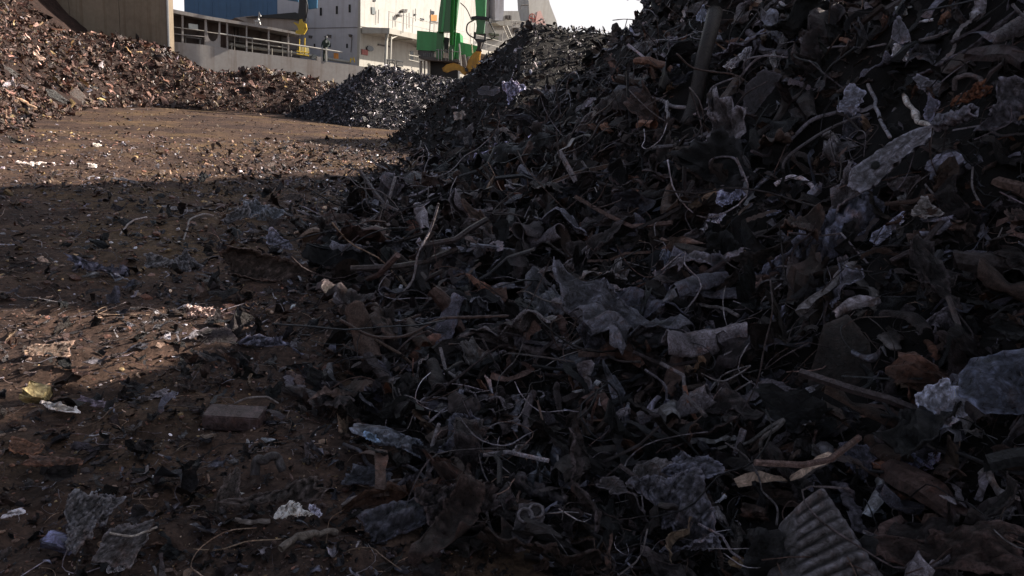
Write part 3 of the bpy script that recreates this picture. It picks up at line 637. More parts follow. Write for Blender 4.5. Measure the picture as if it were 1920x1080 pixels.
# on the dirt, left
box_piece('brick', 440, 783, 95, 46, 26, 6, (.042, .028, .026, 0), 'dark brown brick lying on the dirt at the foot of the heap', 'brick', face=.05, lift=.02, bev=.08)
sheet('dome_shell', 492, 516, 132, 66, -8, (.085, .062, .052, .3), 'brown broken dome of sheet metal on the edge of the dirt', 'metal shell', seed=203, fold=.14, curl=.75, res=30, rough=.03, lift=.035, face=.45)

sheet('crumpled_foil', 372, 588, 44, 30, 10, (.34, .26, .23, .6), 'glinting crumpled foil below the broken dome', 'foil', seed=50, mat=FOIL, fold=.4, res=14, rough=.15)
plate('dark_offcut', [(366, 622), (385, 615), (430, 617), (446, 636), (432, 652), (405, 642), (390, 650), (370, 640)], (.045, .033, .036, 0), 'dark offcut with a notched edge below the glinting foil', bend=.02, lift=.03)
sheet('pale_crumple', 505, 640, 100, 26, 8, (.12, .12, .155, .2), 'bluish pale crumpled strip right of the notched dark offcut', seed=51, fold=.25, rough=.08)
box_piece('yellow_block', 69, 737, 32, 26, 20, -5, (.22, .18, .085, 0), 'small yellow block lying on the dirt at the left edge', 'block', face=.4, jit=.1)
sheet('white_paper', 108, 766, 56, 14, 3, (.62, .58, .54, 0), 'white torn paper sliver lying left of a mauve flap', 'paper', seed=52, fold=.05, lift=.02, res=10, face=.4)
sheet('mauve_flap', 186, 756, 54, 18, 8, (.16, .13, .16, 0), 'flat mauve flap right of the white paper sliver', seed=53, fold=.04, res=10, face=.4)
sheet('hollow_shell', 88, 655, 72, 34, 8, (.20, .14, .105, 0), 'pale bent shell lying on the lit dirt at the left', 'shell', seed=54, curl=.9, fold=.08)
sheet('rusty_plate', 50, 838, 56, 46, -20, (.17, .085, .05, 0), 'flat rusty plate on the lit dirt at the left edge', seed=55, fold=.06, face=.3)
sheet('rusty_plate', 106, 868, 88, 34, 15, (.10, .05, .032, 0), 'larger dull rusty plate right of the flat rusty one', seed=56, fold=.06, face=.3)
sheet('crumpled_bag', 158, 985, 60, 92, 12, (.12, .115, .12, .1), 'crinkled grey sheet standing on the dirt near the lower left corner', seed=57, fold=.25, res=22, rough=.06, lift=.06)
sheet('crumpled_bag', 187, 955, 36, 54, -20, (.13, .125, .135, .1), 'smaller crinkled grey sheet leaning on the standing one', seed=58, fold=.25, res=16, rough=.08, lift=.065)
sheet('curled_sheet', 238, 1005, 52, 84, -10, (.10, .09, .092, .1), 'curled grey sheet right of the crinkled standing sheet', seed=59, fold=.15, curl=.8, res=20, lift=.06)
box_piece('blue_block', 113, 1018, 46, 22, 16, -25, (.13, .13, .20, 0), 'dull bluish block left of the crinkled standing sheet', 'block', jit=.12)
sheet('crumpled_foil', 217, 1060, 30, 26, 10, (.42, .42, .46, .4), 'small white foil ball at the bottom edge of the dirt', 'foil', seed=60, mat=FOIL, fold=.4, curl=1.2, res=10, rough=.12)
sheet('white_scrap', 25, 962, 28, 14, 20, (.5, .48, .5, 0), 'small white scrap at the left edge near the bottom', seed=61, res=8)
# rolled rusty channel with foil
sheet('rolled_channel', 522, 930, 190, 52, 17, (.060, .048, .043, .2), 'long dull brown bent sheet lying above the silver foil on the dirt', seed=201, fold=.10, curl=.9, res=30, rough=.03, lift=.05)
sheet('channel_end', 432, 918, 52, 92, 8, (.070, .056, .050, .2), 'upright brown flap at the end of the long bent sheet on the dirt', seed=202, fold=.12, curl=.6, res=22, rough=.03, lift=.055)
tube('rubber_arch', [(478, 890), (482, 870), (500, 858), (520, 860), (532, 880)], 8, (.04, .036, .036, 0), 'dark rubber arch standing above the long bent sheet', 'hose')
sheet('crumpled_foil', 545, 956, 72, 34, 28, (.62, .60, .56, .55), 'bright silver foil glinting below the long bent sheet', 'foil', seed=62, mat=FOIL, fold=.25, res=20, rough=.1, lift=.07)
sheet('crumpled_foil', 590, 958, 26, 18, -20, (.40, .40, .50, .5), 'small bluish foil to the right of the bright silver foil', 'foil', seed=63, mat=FOIL, fold=.3, res=10, rough=.1, lift=.07)
tube('dirty_stick', [(525, 1026), (560, 1008), (600, 998), (628, 996)], 6, (.10, .085, .07, 0), 'brown stick lying below the silver foil', 'stick', knob=.12)
tube('dirty_stick', [(440, 973), (470, 978), (505, 978)], 4, (.10, .085, .075, 0), 'short brown stick left of the silver foil', 'stick', knob=.1)
tube('white_wire', [(202, 958), (212, 942), (230, 932)], 1.8, (.42, .38, .34, 0), 'short whitish wire sticking up beside the crinkled sheet', 'wire')
tube('thin_wire', [(205, 1000), (240, 1005), (270, 998), (295, 988)], 1.8, (.25, .22, .19, 0), 'thin pale wire lying across the curled grey sheet', 'wire', lift=.07)
tube('thin_wire', [(440, 755), (470, 746), (500, 745), (522, 756)], 2, (.14, .12, .11, 0), 'thin wire arched behind the brown brick', 'wire')
tube('thin_wire', [(225, 440), (238, 422), (255, 412), (275, 408)], 1.6, (.22, .19, .18, 0), 'thin curved wire on the dark dirt', 'wire')
tube('thin_wire', [(345, 450), (352, 425), (358, 410), (380, 402), (400, 405)], 1.6, (.18, .16, .15, 0), 'thin kinked wire near the foot of the heap', 'wire')
sheet('crumpled_cloth', 305, 492, 50, 34, 5, (.15, .145, .15, 0), 'pale crumpled lump on the dirt left of the broken dome', 'lump', seed=64, fold=.3, rough=.08)
sheet('crumpled_cloth', 348, 500, 44, 44, 50, (.11, .105, .11, 0), 'second pale crumple between the lump and the broken dome', 'lump', seed=65, fold=.3, rough=.08)
sheet('long_crumple', 190, 500, 110, 24, -6, (.10, .10, .13, 0), 'long bluish crumple lying on the dark dirt', seed=66, fold=.25, rough=.08, face=.4)
sheet('upright_crumple', 487, 402, 54, 56, 60, (.15, .16, .18, .2), 'pale grey torn sheet standing at the foot of the heap', seed=67, fold=.2, rough=.05)
sheet('upright_crumple', 440, 408, 50, 40, 20, (.11, .105, .11, .2), 'grey torn sheet left of the pale standing one', seed=68, fold=.2, rough=.05)
sheet('pale_crumple', 528, 455, 50, 34, -25, (.16, .16, .20, .2), 'pale oval crumple below the torn standing sheets', seed=69, fold=.2, rough=.06)
sheet('brown_flap', 545, 370, 54, 24, 0, (.11, .085, .075, 0), 'brown flap lying just inside the shade at the foot of the heap', seed=70, fold=.08)
sheet('rust_sheet', 600, 455, 50, 60, 60, (.09, .045, .035, 0), 'rust brown sheet standing at the left of the heap foot', seed=71, fold=.08)
sheet('pale_strip', 235, 338, 46, 8, 3, (.20, .19, .20, 0), 'flat pale strip on the dark dirt just inside the shade', seed=72, fold=.05, res=8, face=.3)
sheet('pale_strip', 345, 393, 62, 8, -3, (.22, .21, .21, 0), 'narrow pale strip lying towards the foot of the heap', seed=73, fold=.1, res=10, face=.3)
# lit yard behind
for i, (a, b) in enumerate([(38, 304), (52, 307), (66, 306), (82, 305), (98, 306)]):
    tag(sheet('white_crumb', a, b, 15, 8, 10 * i, (.6, .55, .5, 0), 'white crumb in the row lying on the lit yard', seed=80 + i, res=5, lift=.006, face=.3), cat='crumb', group='white crumbs in a row on the lit yard')
sheet('dark_board_piece', 30, 268, 34, 14, -15, (.02, .014, .012, 0), 'dark upturned flap on the lit yard at the left edge', seed=86, fold=.1, res=8, lift=.008)
sheet('white_lump', 181, 275, 13, 14, 0, (.62, .58, .5, 0), 'white lump standing on the lit yard', 'lump', seed=87, curl=1.2, res=6, lift=.006)
sheet('white_lump', 170, 311, 16, 9, 0, (.55, .5, .45, 0), 'pale flat lump at the edge of the shade on the yard', 'lump', seed=88, curl=1, res=6, lift=.006)
plate('square_board', [(122, 178), (143, 162), (170, 190), (160, 196)], (.060, .034, .024, 0), 'brown square board half buried at the foot of the bank', 'board', bend=.004, lift=.015, thick=.04)
plate('dark_plank', [(84, 166), (100, 168), (135, 195), (122, 196), (92, 182)], (.012, .009, .008, 0), 'black plank leaning at the foot of the brown bank', 'plank', bend=.004, lift=.015, thick=.05)
plate('dark_plank', [(3, 120), (20, 128), (40, 143), (30, 146), (10, 132)], (.02, .014, .012, 0), 'dark plank half way up the brown bank at the left edge', 'plank', bend=.004, lift=.015, thick=.05)
sheet('tan_slab', 45, 198, 46, 14, -10, (.24, .16, .10, 0), 'tan slab lying at the foot of the brown bank near the left edge', 'slab', seed=89, fold=.04, res=8, lift=.015)
sheet('pale_slab', 72, 105, 20, 10, -35, (.36, .25, .19, 0), 'pale slab half way up the brown bank', 'slab', seed=90, fold=.04, res=6, lift=.015)

# ------------------------------------------------------------------ countable scrap pieces lying over the near slope
HI = [proto_sheet(26, 18, pr, .30, .7, .2 + .55 * pr.random()) for _ in range(26)]
HI = [thicken(*q, .010) for q in HI]
HIS = [proto_strip(22, pr, .085) for _ in range(10)]
HIW = [proto_wire(36, 6, pr, .011, .6) for _ in range(14)]
HIW += [proto_wire(36, 6, pr, .006, .5) for _ in range(14)]
def pieces(name, protos, n, hf, cols, labels, cat, group, seed, cond=None, az=(-42, 40), rr=(1.9, 9), size=(.068, .5, .10, .65), tilt=.5, lift=.6, smooth=True, pad=.8):
    pos, M, s, r = scatter(n * 3, hf, rr[0], rr[1], az=az, tilt=tilt, lift=lift, cond=cond, size=size, seed=seed, pad=pad)
    px, py, d = project(pos); m = (px > -60) & (px < 1980) & (py > -40) & (py < 1120) & (d > 0)
    # a line of sight check: keep what stands in view
    ok = []
    for i in np.nonzero(m)[0]:
        c = pos[i]; t = np.linspace(.15, .96, 40); X, Y = c[0] * t, c[1] * t; Z = CH + (c[2] + .12 - CH) * t
        if (Z > T(X, Y) - .06).all(): ok.append(i)
        if len(ok) >= n: break
    cache = {}
    for q in ok:
        ci = int(r.integers(0, len(cols))); k = int(r.integers(0, len(protos)))
        if (k, ci) not in cache:
            V, Fc = protos[k]; me = mesh_np(name, V, Fc, smooth, vary(V, PAL[cols[ci]], 0)); me.materials.append(SCRAP); cache[(k, ci)] = me
        o = bpy.data.objects.new(name, cache[(k, ci)]); COL.objects.link(o)
        o.matrix_world = Matrix.Translation(pos[q].tolist()) @ Matrix(M[q].tolist()).to_4x4() @ Matrix.Scale(float(s[q]), 4)
        g = math.exp(r.normal(0, .3)); o.color = (g, g * r.uniform(.95, 1.0), g * r.uniform(.93, 1.03), 1)
        noun = name.replace('_', ' ').replace('crumpled sheet', 'crumpled sheet'); colw = {'dark': 'dark', 'grey': 'grey', 'brown': 'brown', 'blue': 'slate blue', 'black': 'black', 'rust': 'rusty', 'tan': 'tan'}[cols[ci]]
        pxs = F * s[q] / math.dist(pos[q], (0, 0, CH)); sz = 'small' if pxs < 55 else ('large' if pxs > 120 else 'medium')
        tag(o, sz + ' ' + colw + ' ' + noun + ' ' + beside(px[q], py[q]), cat, group)
pieces('crumpled_sheet', HI, 280, h_main, ['dark', 'grey', 'brown', 'blue', 'dark', 'black'], {
    'dark': 'crumpled dark brown grey sheet lying in the tangled heap', 'grey': 'crumpled mid grey sheet lying in the tangled heap',
    'brown': 'crumpled brown sheet lying in the tangled heap', 'blue': 'crumpled slate blue sheet lying in the tangled heap',
    'black': 'crumpled black sheet lying in the tangled heap'}, 'metal sheet', 'crumpled sheets all over the heap', 101, cond=DEPTH)
pieces('torn_strip', HIS, 150, h_main, ['dark', 'grey', 'brown', 'black'], {
    'dark': 'torn dark strip curling out of the heap', 'grey': 'torn grey strip curling out of the heap', 'brown': 'torn brown strip curling out of the heap',
    'black': 'torn black strip curling out of the heap'}, 'metal strip', 'torn strips all over the heap', 102, size=(.065, .4, .10, .38), cond=DEPTH, smooth=False)
pieces('loose_wire', HIW, 130, h_main, ['dark', 'grey', 'black', 'brown', 'dark', 'black'], {
    'dark': 'dark brown wire winding over the heap', 'grey': 'grey wire winding over the heap', 'tan': 'tan wire winding over the heap',
    'black': 'black wire winding over the heap', 'brown': 'brown wire winding over the heap'}, 'wire', 'loose wires all over the heap', 103, size=(.10, .4, .15, .8), tilt=.4, pad=.5, cond=DEPTH)
HCH = [thicken(*proto_channel(22, 10, pr), .012) for _ in range(12)]; HRD = [proto_rod(pr) for _ in range(10)]
pieces('crushed_channel', HCH, 110, h_main, ['dark', 'grey', 'brown', 'blue'], {}, 'metal channel', 'crushed channels and tubes in the heap', 106, size=(.060, .4, .10, .42), cond=DEPTH)
pieces('metal_rod', HRD, 90, h_main, ['dark', 'grey', 'brown', 'dark', 'black'], {}, 'rod', 'rods and flat bars sticking out of the heap', 107, size=(.09, .4, .15, .8), cond=DEPTH, smooth=False, tilt=.7)
gc2 = lambda x, y, z: (h_main(x, y) < z - .01)
pieces('dirt_flake', HI, 160, h_ground, ['brown', 'rust', 'dark', 'tan', 'grey'], {
    'brown': 'brown flake of scrap lying flat on the dirt yard', 'rust': 'rusty flake of scrap lying flat on the dirt yard',
    'dark': 'dark flake of scrap lying flat on the dirt yard', 'tan': 'tan flake of scrap lying flat on the dirt yard',
    'grey': 'grey flake of scrap lying flat on the dirt yard'}, 'scrap flake', 'flakes of scrap on the dirt yard', 104, cond=gc2, az=(-40, 0), rr=(2.0, 12), size=(.016, .45, .025, .2), tilt=.2, lift=.15)
pieces('dirt_clod', CHK, 120, h_ground, ['brown', 'rust', 'dark', 'tan'], {
    'brown': 'brown clod lying on the dirt yard', 'rust': 'rust red clod lying on the dirt yard', 'dark': 'dark clod lying on the dirt yard',
    'tan': 'tan clod lying on the dirt yard'}, 'clod', 'clods on the dirt yard', 105, cond=gc2, az=(-40, 0), rr=(2.0, 12), size=(.012, .4, .02, .15), tilt=.2, lift=.1, smooth=False)


# ------------------------------------------------------------------ loose scrap that nobody could count
ONMAIN = lambda x, y, z: h_main(x, y) > h_ground(x, y) - .01
MIXD = {'dark': 9, 'brown': 5, 'grey': 4.2, 'blue': 3.2, 'rust': 1.2, 'black': 5, 'pale': .8, 'tan': .3}
def add(name, protos, sct, mix, label, mat=SCRAP, smooth=False, jit=.4, sc3=None):
    pos, M, s, r = sct
    return merge(name, protos, pos, M, s, tints(len(pos), mix, r, jit), mat, label, smooth)
add('near_scrap', MDN, scatter(10000, h_main, 1.7, 9, tilt=.8, lift=.55, size=(.032, .6, .04, .42), seed=1, cond=DEPTH), MIXD, 'torn dark scrap pieces covering the near slope of the heap')
add('heap_scrap', MD, scatter(15000, h_main, 7, 26, tilt=.65, lift=.5, size=(.016, .55, .08, .5), seed=2, cond=DEPTH), MIXD, 'tangled scrap pieces covering the upper slope of the heap')
add('fine_scrap', LO, scatter(26000, h_main, 1.7, 26, tilt=.8, lift=.4, size=(.011, .45, .02, .3), seed=3, pad=.9, cond=DEPTH), MIXD, 'small flakes of scrap between the larger pieces of the heap')
add('wire_tangle', WIRE, scatter(2200, h_main, 1.8, 14, tilt=.5, lift=.5, size=(.08, .5, .12, 1.0), seed=4, pad=.6, cond=DEPTH), {'dark': 4, 'black': 3, 'grey': 1.5, 'brown': 2, 'tan': .2}, 'thin wires tangled over the heap', smooth=True)
MIXR = {'dark': 9, 'brown': 3, 'grey': 3, 'blue': 2, 'black': 3, 'pale': .5}
add('ridge_scrap', LO, scatter(26000, h_ridge, 17, 33, az=(-16, 35), tilt=.8, lift=.6, size=(.0062, .4, .06, .5), seed=5), MIXR, 'shredded scrap flakes covering the far ridge')
MIXB = {'brown': 9, 'tan': 2, 'pink': 7, 'rust': 4, 'pale': .5, 'dark': 3, 'ochre': 1.5, 'white': .25}
add('bank_scrap', LO, scatter(150000, h_left, 13, 47, az=(-40, -9), tilt=.9, lift=.5, size=(.0033, .55, .04, .6), seed=6), MIXB, 'brown shredded scrap flakes covering the sunlit bank')
MIXC = {'dark': 3, 'grey': 10, 'blue': 3, 'black': 2, 'pale': 1.2}
add('mound_scrap', LO, scatter(36000, h_dark, 31, 44, az=(-20, 6), tilt=.8, lift=.5, size=(.0036, .4, .06, .4), seed=7), MIXC, 'blue grey scrap flakes covering the mound before the ship')
gcond = lambda x, y, z: (h_main(x, y) < z - .01)
MIXG = {'brown': 9, 'tan': 2.0, 'rust': 4, 'dark': 5, 'pale': .6, 'ochre': 1.2, 'grey': 1.4, 'white': .18, 'black': .5}
add('ground_crumbs', CHK, scatter(18000, h_ground, 1.8, 22, az=(-58, 2), tilt=.3, lift=.1, cond=gcond, size=(.0035, .5, .006, .12), seed=8, pad=.9), MIXG, 'crumbs of dirt and rust strewn over the yard')
add('ground_litter', LO, scatter(17000, h_ground, 1.8, 13, az=(-58, 2), tilt=.35, lift=.2, cond=gcond, size=(.0045, .6, .008, .22), seed=9, pad=.9), MIXG, 'flakes of scrap strewn over the yard')
add('yard_litter', LO, scatter(6000, h_ground, 12, 42, az=(-42, 2), tilt=.3, lift=.15, cond=gcond, size=(.0032, .4, .03, .2), seed=14), {'brown': 6, 'tan': 4, 'ochre': 2, 'rust': 2, 'pale': .8}, 'fine flakes pressed into the sunlit yard')
foot = lambda x, y, z: gcond(x, y, z) & (x > ip(y, FY, FX) - ip(y, [2, 4, 6, 12, 20], [.5, .8, 1.3, 1.8, 2.3]) * np.random.default_rng(5).random(len(x)) ** 1.6 * 2.0)
add('foot_litter', MD, scatter(9000, h_ground, 1.8, 24, az=(-42, 2), tilt=.5, lift=.4, cond=foot, size=(.014, .55, .02, .2), seed=10), MIXD, 'torn scrap spilled on the dirt at the foot of the heap')
add('ground_wires', WIRE, scatter(900, h_ground, 1.8, 14, az=(-42, 2), tilt=.15, lift=.1, cond=gcond, size=(.05, .5, .08, .5), seed=12), {'tan': 2, 'brown': 3, 'grey': 2, 'dark': 3}, 'short bits of wire lying on the dirt', smooth=True)
# a sunlit spill of bright flakes where the lit yard meets the ridge
spill = lambda x, y, z: gcond(x, y, z) & (x > -9 + .25 * (y - 12)) 
add('bright_litter', LO, scatter(6500, h_ground, 11, 34, az=(-34, -2), tilt=.8, lift=.5, cond=spill, size=(.0042, .4, .05, .2), seed=13), {'tan': 4, 'pale': 1, 'brown': 6, 'ochre': 1.5, 'grey': 2}, 'pale flakes of scrap on the sunlit yard below the ridge')


# ------------------------------------------------------------------ quay, wall, warehouse, ship, cranes
class Plane:
    """a vertical plane through two picture points at given depths; off = metres towards the viewer"""
    def __init__(s, pxa, Ya, pxb, Yb, dirn=None):
        a = at(pxa, 150, Ya); b = at(pxb, 150, Yb); s.o = Vector((a.x, a.y, 0)); s.u = Vector((b.x - a.x, b.y - a.y, 0)).normalized()
        if dirn: s.u = Vector((dirn[0], dirn[1], 0)).normalized()
        s.n = Vector((s.u.y, -s.u.x, 0))
    def pt(s, px, py, off=0.0):
        r = ray(px, py); o = s.o + s.n * off; t = ((o - Vector((0, 0, CH))).dot(s.n)) / r.dot(s.n); return Vector((0, 0, CH)) + r * t
def jmesh(name, chunks, mat, parent=None, smooth=False):
    V = []; Fc = []; o = 0
    for v, f in chunks:
        V += [tuple(q) for q in v]; Fc += [tuple(i + o for i in g) for g in f]; o += len(v)
    me = bpy.data.meshes.new(name); me.from_pydata(V, [], Fc); me.validate(); me.update()
    if smooth: me.polygons.foreach_set('use_smooth', [True] * len(me.polygons))
    ob = bpy.data.objects.new(name, me); COL.objects.link(ob); me.materials.append(mat)
    if parent is not None: ob.parent = parent; ob.matrix_parent_inverse = Matrix.Translation(-parent.location)
    return ob
def prism(P, pts, o0, o1):
    """solid with its outline given in the picture on plane P, reaching from offset o0 to o1 (metres)"""
    A = [P.pt(x, y, o0) for x, y in pts]; B = [a + P.n * (o1 - o0) for a in A]; n = len(A)
    return A + B, [tuple(range(n))[::-1], tuple(range(n, 2 * n))] + [(i, (i + 1) % n, n + (i + 1) % n, n + i) for i in range(n)]
def bar(a, b, r, sides=6, r2=None):
    V, Fc = sweep(np.array([a[:], b[:]], float), [r, r2 or r], sides); return [Vector(v) for v in V], [tuple(f) for f in Fc.tolist()]
def pipe(pts, r, sides=6, n=None):
    path = catmull([p[:] for p in pts], n or len(pts) * 5); V, Fc = sweep(path, np.full(len(path), r), sides); return V.tolist(), Fc.tolist()
def wbox(c, d, ax=None):
    ax = ax or (Vector((1, 0, 0)), Vector((0, 1, 0)), Vector((0, 0, 1))); V = []
    for k in range(8): V.append(c + ax[0] * d[0] / 2 * (1 if k & 1 else -1) + ax[1] * d[1] / 2 * (1 if k & 2 else -1) + ax[2] * d[2] / 2 * (1 if k & 4 else -1))
    return V, [(0, 2, 3, 1), (4, 5, 7, 6), (0, 1, 5, 4), (2, 6, 7, 3), (0, 4, 6, 2), (1, 3, 7, 5)]
def empty(name, loc, label, cat, group=None):
    o = bpy.data.objects.new(name, None); COL.objects.link(o); o.location = loc; o.empty_display_size = .3
    return tag(o, label, cat, group)

CONC = paint('stained_concrete', (.27, .215, .155), .9, wear_shading=.5, scale=.5, bump=.5, c2=(.12, .085, .06))
WHITE = paint('ship_white_paint', (.50, .485, .455), .5, wear_shading=.25, scale=.25)
CREAM = paint('ship_cream_paint', (.46, .435, .385), .5, wear_shading=.3, scale=.3)
GREYP = paint('ship_grey_paint', (.36, .34, .33), .55, wear_shading=.4, scale=.6, c2=(.22, .15, .11))
DKGREY = paint('dark_grey_steel', (.12, .11, .105), .6, wear_shading=.5, c2=(.07, .04, .03))
BLACKS = paint('black_steel', (.015, .015, .017), .5)
BLUEP = paint('blue_cladding', (.055, .125, .235), .65, wear_shading=.2, scale=.15)
GLASS = paint('dark_window_glass', (.02, .025, .03), .12, wear_shading=.1)
GREYG = paint('grey_window_glass', (.22, .24, .24), .2, wear_shading=.1)
GREEN = paint('machine_green', (.035, .34, .08), .3, wear_shading=.3, scale=.8)
GREEND = paint('dark_machine_green', (.03, .17, .045), .3, wear_shading=.4, scale=.8)
YEL = paint('yellow_paint', (.62, .42, .03), .45, wear_shading=.4)
OCH = paint('ochre_worn_steel', (.58, .29, .03), .5, wear_shading=.5, scale=2, c2=(.10, .05, .03))
PYEL = paint('pale_yellow_paint', (.60, .55, .32), .5)
REDP = paint('dull_red_paint', (.30, .05, .04), .5)
PINK = paint('overexposed_red_paint', (.68, .42, .38), .5)  # red stripe colour, paled to imitate overexposure
ORG = paint('orange_paint', (.55, .22, .04), .5)
STEEL = paint('galvanised_steel', (.42, .42, .42), .4, metal=.5)
QUAY = paint('quay_concrete', (.14, .12, .10), .9)

# concrete wall panel that holds back the bank
W = Plane(60, 42.4, 317, 43.4)
a = W.pt(40, 90); b = W.pt(317.5, 79); th = .9
wl = empty('concrete_wall', (a + b) / 2 * 1.0, 'tall stained brown concrete wall behind the scrap bank', 'wall'); wl.location.z = 0
n_pan = 3
for k in range(n_pan):
    p0 = a.lerp(b, k / n_pan); p1 = a.lerp(b, (k + 1) / n_pan); g = (p1 - p0).normalized() * .012
    p0 = p0 + g; p1 = p1 - g; p0.z = p1.z = -.3
    c = (p0 + p1) / 2 - W.n * th / 2; c.z = 4.2; L = (Vector((p1.x, p1.y, 0)) - Vector((p0.x, p0.y, 0))).length
    jmesh('wall_panel', [wbox(c, (L, th, 9.4), (W.u, W.n, Vector((0, 0, 1))))], CONC, wl)
jmesh('edge_strip', [bar(W.pt(316.5, 98, .03), W.pt(316.5, 98, .03) + Vector((0, 0, 7)), .07)], STEEL, wl)

# ship
S = Plane(315, 44.6, 660, 50.5)
ship = empty('cargo_ship', S.pt(480, 130, -5), 'grey and white cargo ship moored behind the scrap heaps', 'ship'); ship.location.z = 0
def sp(name, chunks, mat, smooth=False, parent=None): return jmesh(name, chunks, mat, parent or ship, smooth)
hull_top = [(300, 75), (318, 77.5), (383, 84.4), (412, 88.5), (433, 93), (502, 102), (592, 113.5), (654, 121), (720, 131), (900, 150)]
pts = hull_top + [(900, 330), (300, 270)]
sp('hull', [prism(S, pts, -.15, 0)], GREYP)
ht = lambda x: float(np.interp(x, [p[0] for p in hull_top], [p[1] for p in hull_top]))
# deck as a strip behind the hull plating
dv = []
for x in (302, 350, 450, 550, 660, 900):
    q = S.pt(x, ht(x) + 6, -.15); dv.append((q, q - S.n * 9))
sp('deck', [([v for pr_ in dv for v in pr_], [(2 * i, 2 * i + 2, 2 * i + 3, 2 * i + 1) for i in range(5)])], DKGREY)
# top beam and posts
beam_t = lambda x: float(np.interp(x, [250, 314.6, 383, 470, 560], [5, 16.7, 30.5, 45, 62.5])); beam_h = lambda x: float(np.interp(x, [250, 315, 560], [8, 7, 4.0]))
xs_ = [304, 315, 350, 383, 425, 470, 515, 560]
sp('roof_beam', [prism(S, [(x, beam_t(x)) for x in xs_] + [(x, beam_t(x) + beam_h(x)) for x in xs_[::-1]], -.5, .04)], GREYP)
for x, w_ in ((318, 3), (341.5, 3.6), (425, 3.2), (461.3, 2.6), (502.7, 2.6), (539.6, 2.8)):
    sp('deck_post', [prism(S, [(x - w_ / 2, beam_t(x) + beam_h(x) - .5), (x + w_ / 2, beam_t(x) + beam_h(x) - .5), (x + w_ / 2 + .4, ht(x) + 1), (x - w_ / 2 + .4, ht(x) + 1)], -.32, -.16)], GREYP)
# web plate with the U shaped opening
u = [(383, 33), (386.5, 34), (388, 55), (390, 70), (394, 76), (399, 78), (404, 76), (407.5, 70), (409, 55), (409.5, 39), (412.5, 40), (412.8, 92), (383, 88)]
# split into quads to keep the opening clean
outer_l = [(383, 33), (383, 55), (383, 70), (383, 88), (398, 90), (412.8, 92), (412.8, 72), (412.6, 57), (412.5, 40)]
inner_l = [(386.5, 34), (388, 55), (390, 70), (394, 76), (399, 78), (404, 76), (407.5, 70), (409, 55), (409.5, 39)]
ch = []
for i in range(8): ch.append(prism(S, [outer_l[i], outer_l[i + 1], inner_l[i + 1], inner_l[i]], -.30, -.17))
sp('web_plate', ch, GREYP)
# bulkhead behind the posts, with stained lower band, doors and a sign
B = Plane(315, 46.6, 560, 51.6)
sp('hatch_coaming', [prism(B, [(240, 4), (558, 66), (560, 116), (240, 80)], -.3, 0)], paint('stained_bulkhead', (.15, .12, .11), .7, wear_shading=.6, scale=.7, c2=(.09, .05, .045)))
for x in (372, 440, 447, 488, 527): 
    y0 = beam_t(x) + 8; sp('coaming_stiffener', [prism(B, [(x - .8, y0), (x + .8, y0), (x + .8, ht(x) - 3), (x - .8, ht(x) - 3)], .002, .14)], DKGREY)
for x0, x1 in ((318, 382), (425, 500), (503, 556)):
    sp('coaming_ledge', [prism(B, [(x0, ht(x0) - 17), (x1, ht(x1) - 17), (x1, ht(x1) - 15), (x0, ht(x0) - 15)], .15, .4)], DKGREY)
sp('door', [prism(B, [(413.5, 44), (423.5, 46), (424, 88), (413.5, 86)], .002, .05)], paint('brown_door_paint', (.10, .055, .045), .6))
sp('notice_board', [prism(S, [(353, 44), (370.5, 46), (371.5, 58), (354, 54)], -.45, -.40)], paint('pale_board', (.62, .66, .64), .5))
sp('bench', [prism(B, [(346, 68), (375, 72), (375, 74), (346, 70)], .5, .9), prism(B, [(347, 70), (348.5, 70), (348.5, 80), (347, 80)], .5, .6), prism(B, [(373, 73), (376, 73), (376, 84), (373, 84)], .5, .6)], GREYP)
# hatch cover lids over the beam and a dark sloping hood
H_ = Plane(400, 50.5, 560, 53.0)
sp('hatch_cover', [prism(H_, [(430, 39), (460, 35.5), (541, 41), (545, 44), (556, 62), (480, 60)], -3.5, 0)], paint('pale_hatch_paint', (.36, .30, .27), .6, wear_shading=.4))
sp('dark_hood', [prism(H_, [(452, 37), (478, 33.5), (540, 28), (545, 30), (556, 44), (548, 43), (541, 40.5), (480, 37.5)], -2.5, .25)], BLACKS)
# roof over the side passage, which keeps the bulkhead in shade
ra = [S.pt(x, beam_t(x) + 1, -.5) for x in xs_]; rb = [a_ - S.n * 2.6 for a_ in ra]
sp('passage_roof', [(ra + rb + [v - Vector((0, 0, .12)) for v in ra + rb], [(i, i + 1, i + 9, i + 8) for i in range(7)] + [(16 + i, 24 + i, 25 + i, 17 + i) for i in range(7)])], GREYP)
# rails
def rail(P, a, b, off, r, mat, name='handrail'):
    return sp(name, [bar(P.pt(a[0], a[1], off), P.pt(b[0], b[1], off), r, 5)], mat)
rail(S, (316, 49.5), (383, 58), -.05, .028, CREAM); rail(S, (316, 62.5), (383, 69), -.05, .024, GREYP)
rail(S, (388, 60), (409, 63), -.05, .028, CREAM)
rail(S, (412, 63.2), (540, 82), .0, .045, WHITE); rail(S, (540, 82), (642, 98), .0, .05, WHITE)
rail(S, (462, 78.5), (540, 90), -.25, .035, CREAM)
for x in (440, 473, 530, 602): rail(S, (x, float(np.interp(x, [412, 642], [64, 98]))), (x, ht(x) + 1), -.06, .022, CREAM, 'rail_post')
sp('white_post', [prism(S, [(609.5, 89), (612.5, 89), (612.5, 115.5), (609.5, 115.2)], -.1, .04)], WHITE)
for x in (434.5, 509.5, 546):
    sp('bollard', [bar(S.pt(x, ht(x) + 2, -.5), S.pt(x, ht(x) - 13, -.5), .045, 6)], CREAM)
D1 = Plane(430, 48.3, 650, 52.2)
sp('deck_pipe', [pipe([D1.pt(430, 83), D1.pt(470, 89), D1.pt(540, 98), D1.pt(592, 106)], .11, 8)], CREAM, True)
